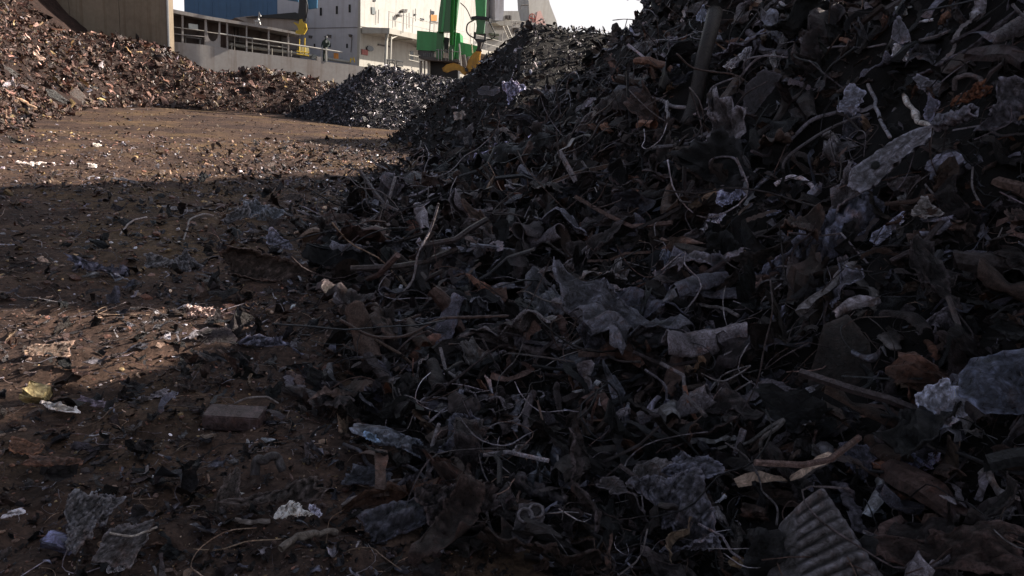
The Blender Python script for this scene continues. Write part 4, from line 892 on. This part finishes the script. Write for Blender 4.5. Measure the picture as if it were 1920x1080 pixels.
sp('deck_pipe', [pipe([D1.pt(608, 109), D1.pt(640, 114), D1.pt(700, 122)], .10, 8)], CREAM, True)
sp('valve_box', [prism(D1, [(584, 102), (592, 104), (594, 112), (580, 110)], -.2, .2)], STEEL)
sp('step_plate', [prism(S, [(593, 106), (604, 107), (604, 115.2), (593, 113.7)], -.14, 0.0)], GREYP)
# pale yellow capstan cage
CP = Plane(540, 49, 590, 50)
cg = sp('capstan', [prism(CP, [(558, 86), (575, 88), (576, 99), (572, 103), (560, 101), (557, 96)], -.4, .0)], PYEL)
sp('capstan_frame', [bar(CP.pt(561, 100, .1), CP.pt(561.5, 73, .1), .035, 5), bar(CP.pt(570.8, 103, .1), CP.pt(571.3, 71, .1), .045, 5), bar(CP.pt(566, 88, .1), CP.pt(566.5, 101, .1), .03, 5),
   bar(CP.pt(556, 96, .14), CP.pt(579, 99, .14), .03, 5), bar(CP.pt(556, 101, .14), CP.pt(579, 105, .14), .03, 5), bar(CP.pt(578, 95, .1), CP.pt(578.5, 106, .1), .025, 5)], YEL)
sp('orange_board', [prism(S, [(625.5, 99), (634.5, 100), (634.5, 110.5), (625.5, 109.5)], -.3, -.26)], ORG)
sp('yellow_stand', [bar(S.pt(658, 108, -.4), S.pt(657, 117, -.4), .04, 5), bar(S.pt(663, 107, -.4), S.pt(665, 117, -.4), .04, 5), bar(S.pt(657, 111, -.4), S.pt(665, 111.5, -.4), .03, 5)], YEL)
# radar / lamp tripod over the roof beam
TP = Plane(470, 47.5, 500, 47.8)
sp('lamp_tripod', [bar(TP.pt(484, 46), TP.pt(486, 22), .03, 5), bar(TP.pt(479, 45), TP.pt(484, 34), .04, 5), bar(TP.pt(488, 46), TP.pt(484, 34), .04, 5), prism(TP, [(477, 38), (489, 38.5), (488, 41), (478, 41)], -.1, .1), bar(TP.pt(486, 25), TP.pt(489, 31), .05, 5)], STEEL)

# superstructure: shaded end wall, sunlit side wall, gallery and its pillar
corner = at(674.5, 60, 52.0)
RS = Plane(674.5, 52.0, 700, 52.0, (.35, .94)); LS = Plane(674.5, 52.0, 700, 52, (.94, -.35)); LS.o = RS.o.copy()
def vpoly(P, x0, x1, zt, zb, o0, o1, ytest=80):
    a = P.pt(x0, ytest, 0); b = P.pt(x1, ytest, 0); A = [Vector((q.x, q.y, z)) + P.n * o0 for q, z in ((a, zb), (b, zb), (b, zt), (a, zt))]; Bq = [v + P.n * (o1 - o0) for v in A]
    return A + Bq, [(3, 2, 1, 0), (4, 5, 6, 7)] + [(i, (i + 1) % 4, 4 + (i + 1) % 4, 4 + i) for i in range(4)]
sp('end_wall', [vpoly(LS, 520, 674.3, 11, -1, -.2, 0)], paint('shade_tinted_white', (.50, .49, .53), .6, wear_shading=.2, scale=.2))  # white wall; the bluish tint of its shade is put into the colour
sp('side_wall', [vpoly(RS, 674.6, 1001, 9.2, -1, -.2, 0)], CREAM)
sp('upper_side_wall', [prism(RS, [(674.8, -30), (930, -30), (930, 60), (930, 95), (790, 66), (674.8, 49)], .004, .05)], WHITE)
for x, y in ((602, 22), (632, 19), (656, 16)):
    f_ = sp('window', [prism(LS, [(x - 1.7, y - 7.5), (x + 1.7, y - 7.5), (x + 1.7, y + 7.5), (x - 1.7, y + 7.5)], .002, .05)], GLASS)
for x, y in ((590, 86), (619, 85), (651, 86)):
    sp('low_window', [prism(LS, [(x - 1.2, y - 4), (x + 1.2, y - 4), (x + 1.4, y + 4), (x - 1.4, y + 4)], .002, .05)], GLASS)
for x, y in ((584, 69), (619.5, 67.5), (659, 67)):
    sp('wall_lamp', [prism(LS, [(x - 2, y - 2), (x + 2, y - 2), (x + 1.2, y + 3), (x - 1, y + 3)], .002, .25)], DKGREY)
sp('cable_tray', [bar(LS.pt(660, 70, .1), LS.pt(658, 98, .1), .03, 5)], DKGREY)
sp('trim_line', [prism(LS, [(575, 52.5), (674, 51), (674, 51.9), (575, 53.4)], .002, .03)], DKGREY)
G0 = Vector((RS.o.x, RS.o.y, 0))
def rs_world(s_, off, z): return G0 + RS.u * s_ + RS.n * off + Vector((0, 0, z))
zt = RS.pt(674.6, 50).z; zb_ = RS.pt(674.6, 62).z
Lg = 46.0
V = [rs_world(0, 0.06, zt), rs_world(Lg, .06, zt), rs_world(Lg, 2.15, zt + .02), rs_world(0, 2.15, zt + .02)]; V2 = [v.copy() for v in V]
for v, z in zip(V2, (zb_, zt - .32, zt - .32, zt - .32)): v.z = z
sp('gallery', [(V + V2, [(0, 1, 2, 3), (7, 6, 5, 4), (0, 3, 7, 4), (1, 5, 6, 2), (2, 6, 7, 3), (0, 4, 5, 1)])], CREAM)
for k in range(12):
    s_ = k * 3.2
    sp('gallery_post', [bar(rs_world(s_ + .03, 2.05, zt), rs_world(s_ + .03, 2.05, zt + 1.05), .024, 5)], GREYP if k % 3 == 0 else WHITE)
for z in (.55, 1.05): sp('gallery_rail', [bar(rs_world(0, 2.05, zt + z), rs_world(Lg, 2.05, zt + z), .022, 5)], WHITE)
for s_ in (1.6, 5.4, 8.2, 13, 19):
    q = rs_world(s_, 2.25, zt); sp('white_mast', [bar(q + Vector((0, 0, -.1)), q + Vector((0, 0, 1.9 if s_ > 2 else 1.4)), .035, 5)], WHITE if s_ != 5.4 else DKGREY)
sp('gallery_pillar', [bar(rs_world(.35, 1.75, -1), rs_world(.35, 1.75, zt - .33), .10, 8), bar(rs_world(.6, 1.95, -1), rs_world(.6, 1.95, zt - .33), .06, 8), bar(rs_world(.35, 1.75, zt - .75), rs_world(.0, 2.05, zt - .33), .06, 6), bar(rs_world(.35, 1.75, zt - .75), rs_world(1.2, 2.05, zt - .33), .06, 6)], CREAM, True)
for s_ in (3.4, 7.5, 12, 17, 23):
    sp('gallery_bracket', [bar(rs_world(s_, .05, zt - .55), rs_world(s_, 2.05, zt - .36), .06, 6)], CREAM)
# fittings on the sunlit side wall
for nm, pts, mat in (('grey_window', [(695.5, 13), (702, 14), (702.5, 27), (696, 26)], GREYG), ('dark_window', [(699, 0), (704, 0), (703, 3), (699, 2)], GLASS),
    ('dark_window', [(807, 20), (813, 21), (813, 27), (807, 26)], GLASS), ('orange_locker', [(806, 28), (818, 28), (818, 39), (807, 39)], ORG),
    ('dark_vent', [(806, 39), (820, 41), (820, 44), (806, 43)], DKGREY), ('dark_window', [(788, 34), (794, 35), (794, 39), (788, 38)], GLASS),
    ('dark_window', [(776, 26), (779, 26), (779, 29), (776, 29)], GLASS)):
    sp(nm, [prism(RS, pts, .052, .12)], mat)
for a_, b_2 in (((741, 28), (741, 50)), ((710, 18), (709, 44)), ((779, 16), (779, 40)), ((767, 24), (767, 52))):
    sp('wall_pipe', [bar(RS.pt(*a_, .18), RS.pt(*b_2, .18), .03, 5)], GREYP)
sp('wall_fitting', [prism(RS, [(749, 20), (754, 17), (753, 23), (749, 24)], .05, .5)], DKGREY); sp('wall_fitting', [prism(RS, [(741, 27), (747, 28), (746, 32), (741, 31)], .05, .4)], DKGREY)
# under the gallery
for nm, pts, mat in (('red_board', [(677.5, 92), (688.5, 94), (688.5, 104), (677.5, 102)], REDP), ('dark_strip', [(708, 82), (730, 86), (730, 89), (708, 85)], DKGREY),
    ('door_opening', [(768, 96), (775, 97), (775, 116), (768, 114)], GLASS)):
    sp(nm, [prism(RS, pts, .004, .07)], mat)
k_ = np.arange(14) * 6.2832 / 14; c0 = RS.pt(693.5, 91, .06)
sp('porthole', [([c0 + RS.u * (math.cos(t) * .42) + Vector((0, 0, math.sin(t) * .17 + 0)) * 1.0 + RS.n * o for o in (0, .06) for t in k_], [tuple(range(14))[::-1], tuple(range(14, 28))] + [(i, (i + 1) % 14, 14 + (i + 1) % 14, 14 + i) for i in range(14)])], GLASS)
for (x0, y0, x1, y1) in ((766, 112, 792, 118), (768, 97, 768, 114), (776, 98, 776, 116), (784, 99, 784, 117), (766, 103, 792, 108)):
    sp('stair_rail', [bar(RS.pt(x0, y0, 1.2), RS.pt(x1, y1, 1.2), .035, 5)], CREAM)
# white railing with a ring buoy in front of the ship's side
Q = Plane(700, 46, 790, 46.4)
rl = empty('quay_railing', Q.pt(740, 135), 'white railing with a ring between its posts behind the dark mound', 'railing'); 
qj = lambda name, ch, mat, sm=False: jmesh(name, ch, mat, rl, sm)
for p in (((726, 111), (727, 150)), ((743.5, 113), (744, 150))): qj('post', [bar(Q.pt(*p[0]), Q.pt(*p[1]), .05, 6)], WHITE)
qj('top_rail', [bar(Q.pt(726, 112), Q.pt(740, 113.5), .05, 6), bar(Q.pt(743.5, 114), Q.pt(756, 116), .05, 6)], WHITE); qj('middle_rail', [bar(Q.pt(743.5, 122), Q.pt(756, 124), .045, 6)], WHITE)
cc = Q.pt(734.5, 122.5); tt = np.linspace(0, 6.2832, 21)
qj('ring', [tuple(x.tolist() for x in sweep(np.array([(cc + Q.u * math.cos(t) * .17 + Vector((0, 0, math.sin(t) * .19)))[:] for t in tt]), np.full(21, .04), 6, hollow=True))], CREAM, True)

# aft deck: round platform, ladder, rails, tower and the slanting overexposed structure
AF = Plane(900, 70, 1040, 74)
sp('grey_tower', [prism(AF, [(913, -40), (930, -40), (930, 26), (928, 40), (914, 40)], -1.5, 0)], paint('tower_grey', (.42, .42, .46), .5))
sp('aft_block', [prism(AF, [(926, 42), (1000, 52), (1010, 75), (1010, 140), (860, 120), (865, 36)], -4, -.5)], WHITE)
sp('round_platform', [prism(AF, [(917, 44), (922, 41), (934, 40), (944, 43), (948, 47), (946, 50), (938, 49), (925, 49)], -.4, .9)], CREAM)
ld = sp('ladder', [bar(AF.pt(943, 49, 1), AF.pt(953, 73, 1), .05, 5), bar(AF.pt(950, 48, 1), AF.pt(960, 71, 1), .05, 5)], CREAM)
for k in range(7):
    t = k / 7 + .07; sp('rung', [bar(AF.pt(943 + 10 * t, 49 + 24 * t, 1), AF.pt(950 + 10 * t, 48 + 23 * t, 1), .045, 4)], paint('rung_paint', (.40, .36, .30), .5) if k == 0 else bpy.data.materials['rung_paint'])
for x in (952, 960, 968, 976, 984): sp('aft_rail_post', [bar(AF.pt(x, 38 + (x - 952) * .1, .2), AF.pt(x, 50 + (x - 952) * .1, .2), .035, 4)], GREYP)
sp('aft_rail', [bar(AF.pt(948, 38, .2), AF.pt(985, 41, .2), .035, 4), bar(AF.pt(948, 44, .2), AF.pt(985, 47, .2), .03, 4)], CREAM)
sp('aft_window', [prism(AF, [(947, 29), (950, 29), (950, 36), (947, 35)], -.4, .05)], DKGREY); sp('aft_window', [prism(AF, [(951.5, 29), (954.5, 30), (954.5, 38), (951.5, 37)], -.4, .05)], DKGREY)
sp('aft_house', [prism(AF, [(931, 22), (960, 22), (964, 44), (931, 43)], -1.6, -.35)], WHITE)
sp('aft_vent', [prism(AF, [(962, 52), (968, 53), (968, 61), (961, 60)], -.5, .1)], DKGREY)
sp('name_board', [prism(AF, [(916, 62), (931, 64), (931, 68), (916, 66)], -.5, .0), prism(AF, [(918, 70), (930, 72), (929, 75), (918, 73)], -.5, .0)], paint('dull_green_board', (.16, .18, .13), .6))
sp('deck_underside_strip', [prism(AF, [(902, 94), (925, 98), (925, 101), (902, 98)], -.5, .4)], paint('brown_underside_paint', (.20, .15, .12), .6))  # brownish strip along the underside line of the deck
FN = Plane(960, 80, 1060, 84)
sp('slanting_bow_plate', [prism(FN, [(968, -30), (1000, -30), (1010, 10), (1022, 40), (1030, 75), (975, 75)], -2, 0)], WHITE)
sp('overexposed_red_stripe', [prism(FN, [(1007, 22), (1013, 20), (1022, 44), (1027, 70), (1012, 70), (1004, 40)], .004, .06)], PINK)
t_ = np.linspace(0, 6.2832, 17); c1 = FN.pt(998, 34, .1)
sp('emblem_ring', [tuple(x.tolist() for x in sweep(np.array([(c1 + FN.u * math.cos(t) * .42 + Vector((0, 0, math.sin(t) * .42)))[:] for t in t_]), np.full(17, .05), 5, hollow=True)), bar(FN.pt(992, 33, .1), FN.pt(1004, 36, .1), .06, 4), bar(FN.pt(998, 27, .1), FN.pt(999, 41, .1), .05, 4)], REDP)
sp('lamp_bracket', [bar(FN.pt(977, 10, .3), FN.pt(991, 9, .3), .06, 4), bar(FN.pt(978, 10, .3), FN.pt(976, 17, .3), .04, 4), bar(FN.pt(991, 9, .3), FN.pt(991, 16, .3), .04, 4)], DKGREY)

# blue warehouse behind the ship
BW = Plane(345, 74, 580, 78)
wh = empty('warehouse', BW.pt(460, 140, -4), 'large plain blue warehouse wall rising behind the ship deck', 'warehouse'); wh.location.z = 0
a = BW.pt(346.5, 60); b = BW.pt(600, 60); nsh = 10
for k in range(nsh):
    p0 = a.lerp(b, k / nsh); p1 = a.lerp(b, (k + 1) / nsh); c = (p0 + p1) / 2 - BW.n * (.2 + .03 * (k % 2)); c.z = 5.5; L = Vector((p1.x - p0.x, p1.y - p0.y, 0)).length
    jmesh('cladding_panel', [wbox(c, (L - .01, .4, 13), (BW.u, BW.n, Vector((0, 0, 1))))], BLUEP, wh)
c = (a + b) / 2 - BW.n * 5.5; c.z = 5.4; jmesh('wall', [wbox(c, ((b - a).length - .3, 10, 12.6), (BW.u, BW.n, Vector((0, 0, 1))))], BLUEP, wh)

# crane with yellow grab over the ship's deck
K = Plane(560, 47.6, 600, 47.8)
dc = empty('deck_crane', K.pt(566, 20), 'dark crane arm holding a yellow grab over the ship deck', 'crane')
kj = lambda n, ch, m, s=False, par=None: jmesh(n, ch, m, par or dc, s)
kj('crane_arm', [prism(K, [(562.5, -60), (575, -60), (575.5, 25), (575, 40), (569, 44), (562, 34), (560.5, 26), (562.5, 10)], -.25, .15)], BLACKS)
kj('arm_hose', [pipe([K.pt(573, -5, .25), K.pt(577, 14, .3), K.pt(574, 34, .2)], .035, 5)], BLACKS, True)
kj('blue_plate', [prism(K, [(576, -8), (596, -10), (595, 16), (580, 18), (576, 14)], -.9, -.6)], paint('bright_blue_paint', (.05, .20, .36), .4)); kj('blue_boom', [prism(K, [(540, -6), (560, -8), (560, 4), (548, 2), (540, 1)], -.9, -.5)], bpy.data.materials['bright_blue_paint'])
gb = kj('grab', [prism(K, [(563, 38), (568, 37), (570, 43), (575, 45), (576, 52), (571, 54), (569, 59), (562, 58), (559, 50), (562, 46)], -.22, .22)], YEL)
gj = lambda n, ch: jmesh(n, ch, YEL, None)
def sub(n, ch, m, parent, root):
    o = jmesh(n, ch, m); o.parent = parent; bpy.context.view_layer.update(); o.matrix_parent_inverse = parent.matrix_world.inverted(); return o
sub('grab_claw', [prism(K, [(551, 43), (554, 42), (561, 46), (561, 50), (556, 48)], -.12, .12)], YEL, gb, dc)
sub('grab_claw', [prism(K, [(557, 58), (569, 57), (573, 61), (571, 65), (562, 65), (555, 63)], -.2, .2)], YEL, gb, dc)
sub('grab_claw', [prism(K, [(569, 55), (574, 50), (577, 54), (573, 62), (571, 64)], -.12, .15)], YEL, gb, dc)

# worker on the ship's deck
def worker():
    D = Plane(600, 49.6, 620, 49.8); foot_ = D.pt(610, 115.5); hh = foot_.z; top = D.pt(612, 67.5).z; s = (top - hh) / 1.8
    o_ = foot_; V = lambda x, y, z: (o_.x + x * s, o_.y + y * s, o_.z + z * s)
    J = [V(0, 0, .95), V(0, 0, 1.15), V(.01, -.02, 1.40), V(.02, -.03, 1.54), V(.03, -.05, 1.66), V(-.10, 0, .88), V(-.12, .03, .5), V(-.13, .05, .08), V(-.13, -.08, .03),
         V(.10, 0, .88), V(.11, -.02, .5), V(.12, .0, .08), V(.12, -.13, .03), V(-.19, -.01, 1.40), V(-.27, -.02, 1.14), V(-.24, -.20, .98), V(.21, -.02, 1.40), V(.29, -.05, 1.16), V(.20, -.26, 1.10)]
    Eg = [(0, 1), (1, 2), (2, 3), (3, 4), (0, 5), (5, 6), (6, 7), (7, 8), (0, 9), (9, 10), (10, 11), (11, 12), (2, 13), (13, 14), (14, 15), (2, 16), (16, 17), (17, 18)]
    Rr = [.16, .16, .17, .065, .10, .105, .075, .06, .05, .105, .075, .06, .05, .075, .055, .045, .075, .055, .045]
    me = bpy.data.meshes.new('person'); me.from_pydata(J, Eg, []); o = bpy.data.objects.new('person', me); COL.objects.link(o)
    m = o.modifiers.new('skin', 'SKIN'); o.modifiers.new('sub', 'SUBSURF').levels = 1
    o.modifiers['sub'].render_levels = 1
    for v, r_ in zip(me.skin_vertices[0].data, Rr): v.radius = (r_ * s, r_ * s)
    me.skin_vertices[0].data[0].use_root = True
    me.materials.append(paint('dark_green_workwear', (.03, .05, .042), .8))
    tag(o, 'worker in dark green overalls standing at the ship rail', 'person')
    import bmesh
    bm = bmesh.new(); bmesh.ops.create_uvsphere(bm, u_segments=12, v_segments=8, radius=.125 * s)
    for v in bm.verts:
        if v.co.z < 0: v.co.z *= .15; v.co.x *= 1.12; v.co.y *= 1.2
    hm = bpy.data.meshes.new('helmet'); bm.to_mesh(hm); bm.free(); h = bpy.data.objects.new('helmet', hm); COL.objects.link(h); h.location = V(.03, -.05, 1.70); h.parent = o
    hm.materials.append(paint('dark_helmet', (.05, .05, .05), .4)); hm.polygons.foreach_set('use_smooth', [True] * len(hm.polygons))
    bm = bmesh.new(); bmesh.ops.create_cube(bm, size=1); bmesh.ops.scale(bm, vec=(.10 * s, .03 * s, .16 * s), verts=bm.verts); bmesh.ops.bevel(bm, geom=bm.edges[:], offset=.01, segments=1)
    sm = bpy.data.meshes.new('reflective_patch'); bm.to_mesh(sm); bm.free(); q = bpy.data.objects.new('reflective_patch', sm); COL.objects.link(q); q.location = V(.10, -.19, 1.40); q.parent = o
    sm.materials.append(bpy.data.materials['pale_board'])
worker()

# green material handler with orange claws, standing on its dark portal behind the mound
M_ = Plane(790, 42.6, 900, 42.6)
gm = empty('material_handler', M_.pt(830, 150), 'green material handler with an ochre claw grab behind the scrap ridge', 'excavator'); gm.location.z = 0
mj = lambda n, ch, m, s=False: jmesh(n, ch, m, gm, s)
mj('cab_block', [prism(M_, [(789, 62), (823, 65), (833, 66), (833, 100), (820, 99), (788, 97)], -1.5, 0)], GREEN)
mj('dark_grille', [prism(M_, [(790, 97), (815, 99), (815, 110), (797, 109), (790, 105)], -1.4, -.05)], DKGREY)
for k in range(6): mj('grille_slat', [bar(M_.pt(795 + 3.6 * k, 99, .0), M_.pt(795 + 3.6 * k, 109, .0), .02, 4)], GREYP)
mj('engine_house', [prism(M_, [(858, 66), (868, 68), (869, 84), (886, 88), (900, 91), (896, 103), (885, 110), (868, 116), (852, 112)], -2.2, -.2)], GREEN)
mj('slew_deck', [prism(M_, [(797, 110), (822, 112), (868, 116), (868, 121), (820, 118), (797, 114)], -2.4, .3)], DKGREY)
mj('boom', [prism(M_, [(829, -60), (864, -60), (862, 0), (857, 40), (854, 62), (824, 62), (826, 30), (830, 0)], .15, .95)], GREEND)
mj('boom_pale_edge', [prism(M_, [(833, -60), (838, -60), (836, 10), (831, 60), (827, 60), (831, 20)], .955, 1.0)], GREEN)  # lighter green strip along the boom's edge
mj('boom_cylinder', [bar(M_.pt(851, -40, 1.15), M_.pt(846, 84, 1.15), .10, 10), bar(M_.pt(858, -40, 1.05), M_.pt(853, 70, 1.05), .045, 8)], GREEN, True)
mj('boom_foot', [prism(M_, [(820, 60), (833, 60), (831, 112), (819, 110)], .1, .4), prism(M_, [(845, 60), (856, 62), (852, 114), (842, 112)], .1, .4)], GREEND)
mj('boom_bracket', [prism(M_, [(833, 70), (843, 72), (840, 100), (834, 98)], -.2, .1)], BLACKS)
for x in (822, 828, 836, 841, 848, 861): mj('deck_rail_post', [bar(M_.pt(x, 92, .5), M_.pt(x, 114, .5), .022, 4)], STEEL)
mj('deck_hand_rail', [bar(M_.pt(818, 93, .5), M_.pt(866, 98, .5), .02, 4)], STEEL)
mj('white_mast', [bar(M_.pt(861, 82, .8), M_.pt(865, 130, .8), .05, 6)], WHITE); mj('pale_rod', [bar(M_.pt(884.5, 82, .3), M_.pt(886, 100, .3), .04, 6)], PYEL)
mj('pale_cylinder', [bar(M_.pt(868, 103, .2), M_.pt(872, 128, .2), .14, 10), bar(M_.pt(877, 106, .0), M_.pt(879, 126, .0), .08, 8)], STEEL, True)
# portal legs
for x in (789, 796, 804): mj('portal_leg', [bar(M_.pt(x, 114, -.6), M_.pt(x + .6, 200, -.6), .09 if x != 796 else .05, 6)], CREAM)
for x in (857, 884): mj('portal_leg', [bar(M_.pt(x, 118, -1.8), M_.pt(x + .6, 200, -1.8), .09, 6)], CREAM)
mj('portal_body', [prism(M_, [(806, 117), (862, 120), (862, 175), (806, 172)], -2.3, -1.2)], BLACKS)
# stick with flange, rotator, hoses and claws
A_ = Plane(870, 40.6, 920, 40.6)
mj('stick', [prism(A_, [(893, -60), (913, -60), (912, 0), (911, 33), (894, 33), (892, 0)], -.3, .3)], GREEN)
mj('stick_highlight', [prism(A_, [(908, -60), (912, -60), (911, 0), (910, 33), (908, 33)], .305, .33)], paint('green_highlight', (.08, .42, .12), .3))  # lighter green strip paints the sun's highlight along the stick
mj('flange', [prism(A_, [(885, 34), (894, 32.5), (912, 34), (919, 37), (919, 41), (912, 40), (894, 38), (886, 39)], -.35, .35)], BLACKS)
mj('lower_stick', [prism(A_, [(893.5, 38), (911, 39), (909.5, 50), (908, 65), (893, 65), (895, 50)], -.25, .25)], GREEND)
mj('hinge_frame', [prism(A_, [(889, 60), (893, 61), (892, 74), (889, 73)], -.1, .1), prism(A_, [(908, 63), (912, 64), (911, 75), (908, 74)], -.1, .1), prism(A_, [(889, 73), (911, 75), (908, 79), (903, 81), (896, 80), (892, 77)], -.15, .15), prism(A_, [(892, 63), (909, 64.5), (909, 66.5), (892, 65)], -.15, .15)], BLACKS)
mj('rotator', [prism(A_, [(895, 79), (904, 80), (902, 90), (904, 97), (893, 96), (896, 89)], -.2, .2)], paint('brown_steel', (.05, .03, .022), .6))
mj('hose', [pipe([A_.pt(888, 38, .2), A_.pt(877, 45, .4), A_.pt(875, 58, .4), A_.pt(880, 66, .3), A_.pt(890, 72, .2)], .035, 6)], BLACKS, True)
mj('hose', [pipe([A_.pt(917, 40, .2), A_.pt(923, 52, .4), A_.pt(928, 64, .4), A_.pt(924, 72, .3), A_.pt(910, 76, .2), A_.pt(905, 84, .2), A_.pt(903, 92, .2)], .03, 6)], BLACKS, True)
mj('hose', [pipe([A_.pt(863, 5, .0), A_.pt(874, 16, .0), A_.pt(881, 30, .0), A_.pt(884, 38, .1)], .025, 5)], BLACKS, True)
def claw(outl, w0=.35, name='claw'):
    """curved shell: its outline swept over a rounded width"""
    chs = []; n = 6
    for k in range(n):
        a0 = -w0 + 2 * w0 * k / n; a1 = -w0 + 2 * w0 * (k + 1) / n; f = 1 - .25 * abs((k + .5) / n * 2 - 1) ** 2
        c = np.mean(outl, 0); chs.append(prism(A_, [(c[0] + (x - c[0]) * f, c[1] + (y - c[1]) * f) for x, y in outl], a0 + .002, a1 - .002))
    return mj(name, chs, OCH)
claw([(894, 95), (903, 97), (901, 106), (901, 118), (890, 132), (878, 138), (874, 128), (878, 113), (886, 102)])
claw([(829, 128), (838, 121), (850, 118), (862, 121), (872, 128), (878, 136), (872, 142), (864, 134), (856, 131), (846, 133), (838, 137), (831, 134)])
mj('claw_pin', [prism(A_, [(871, 127), (876, 127), (878, 134), (873, 134)], .36, .45)], BLACKS)
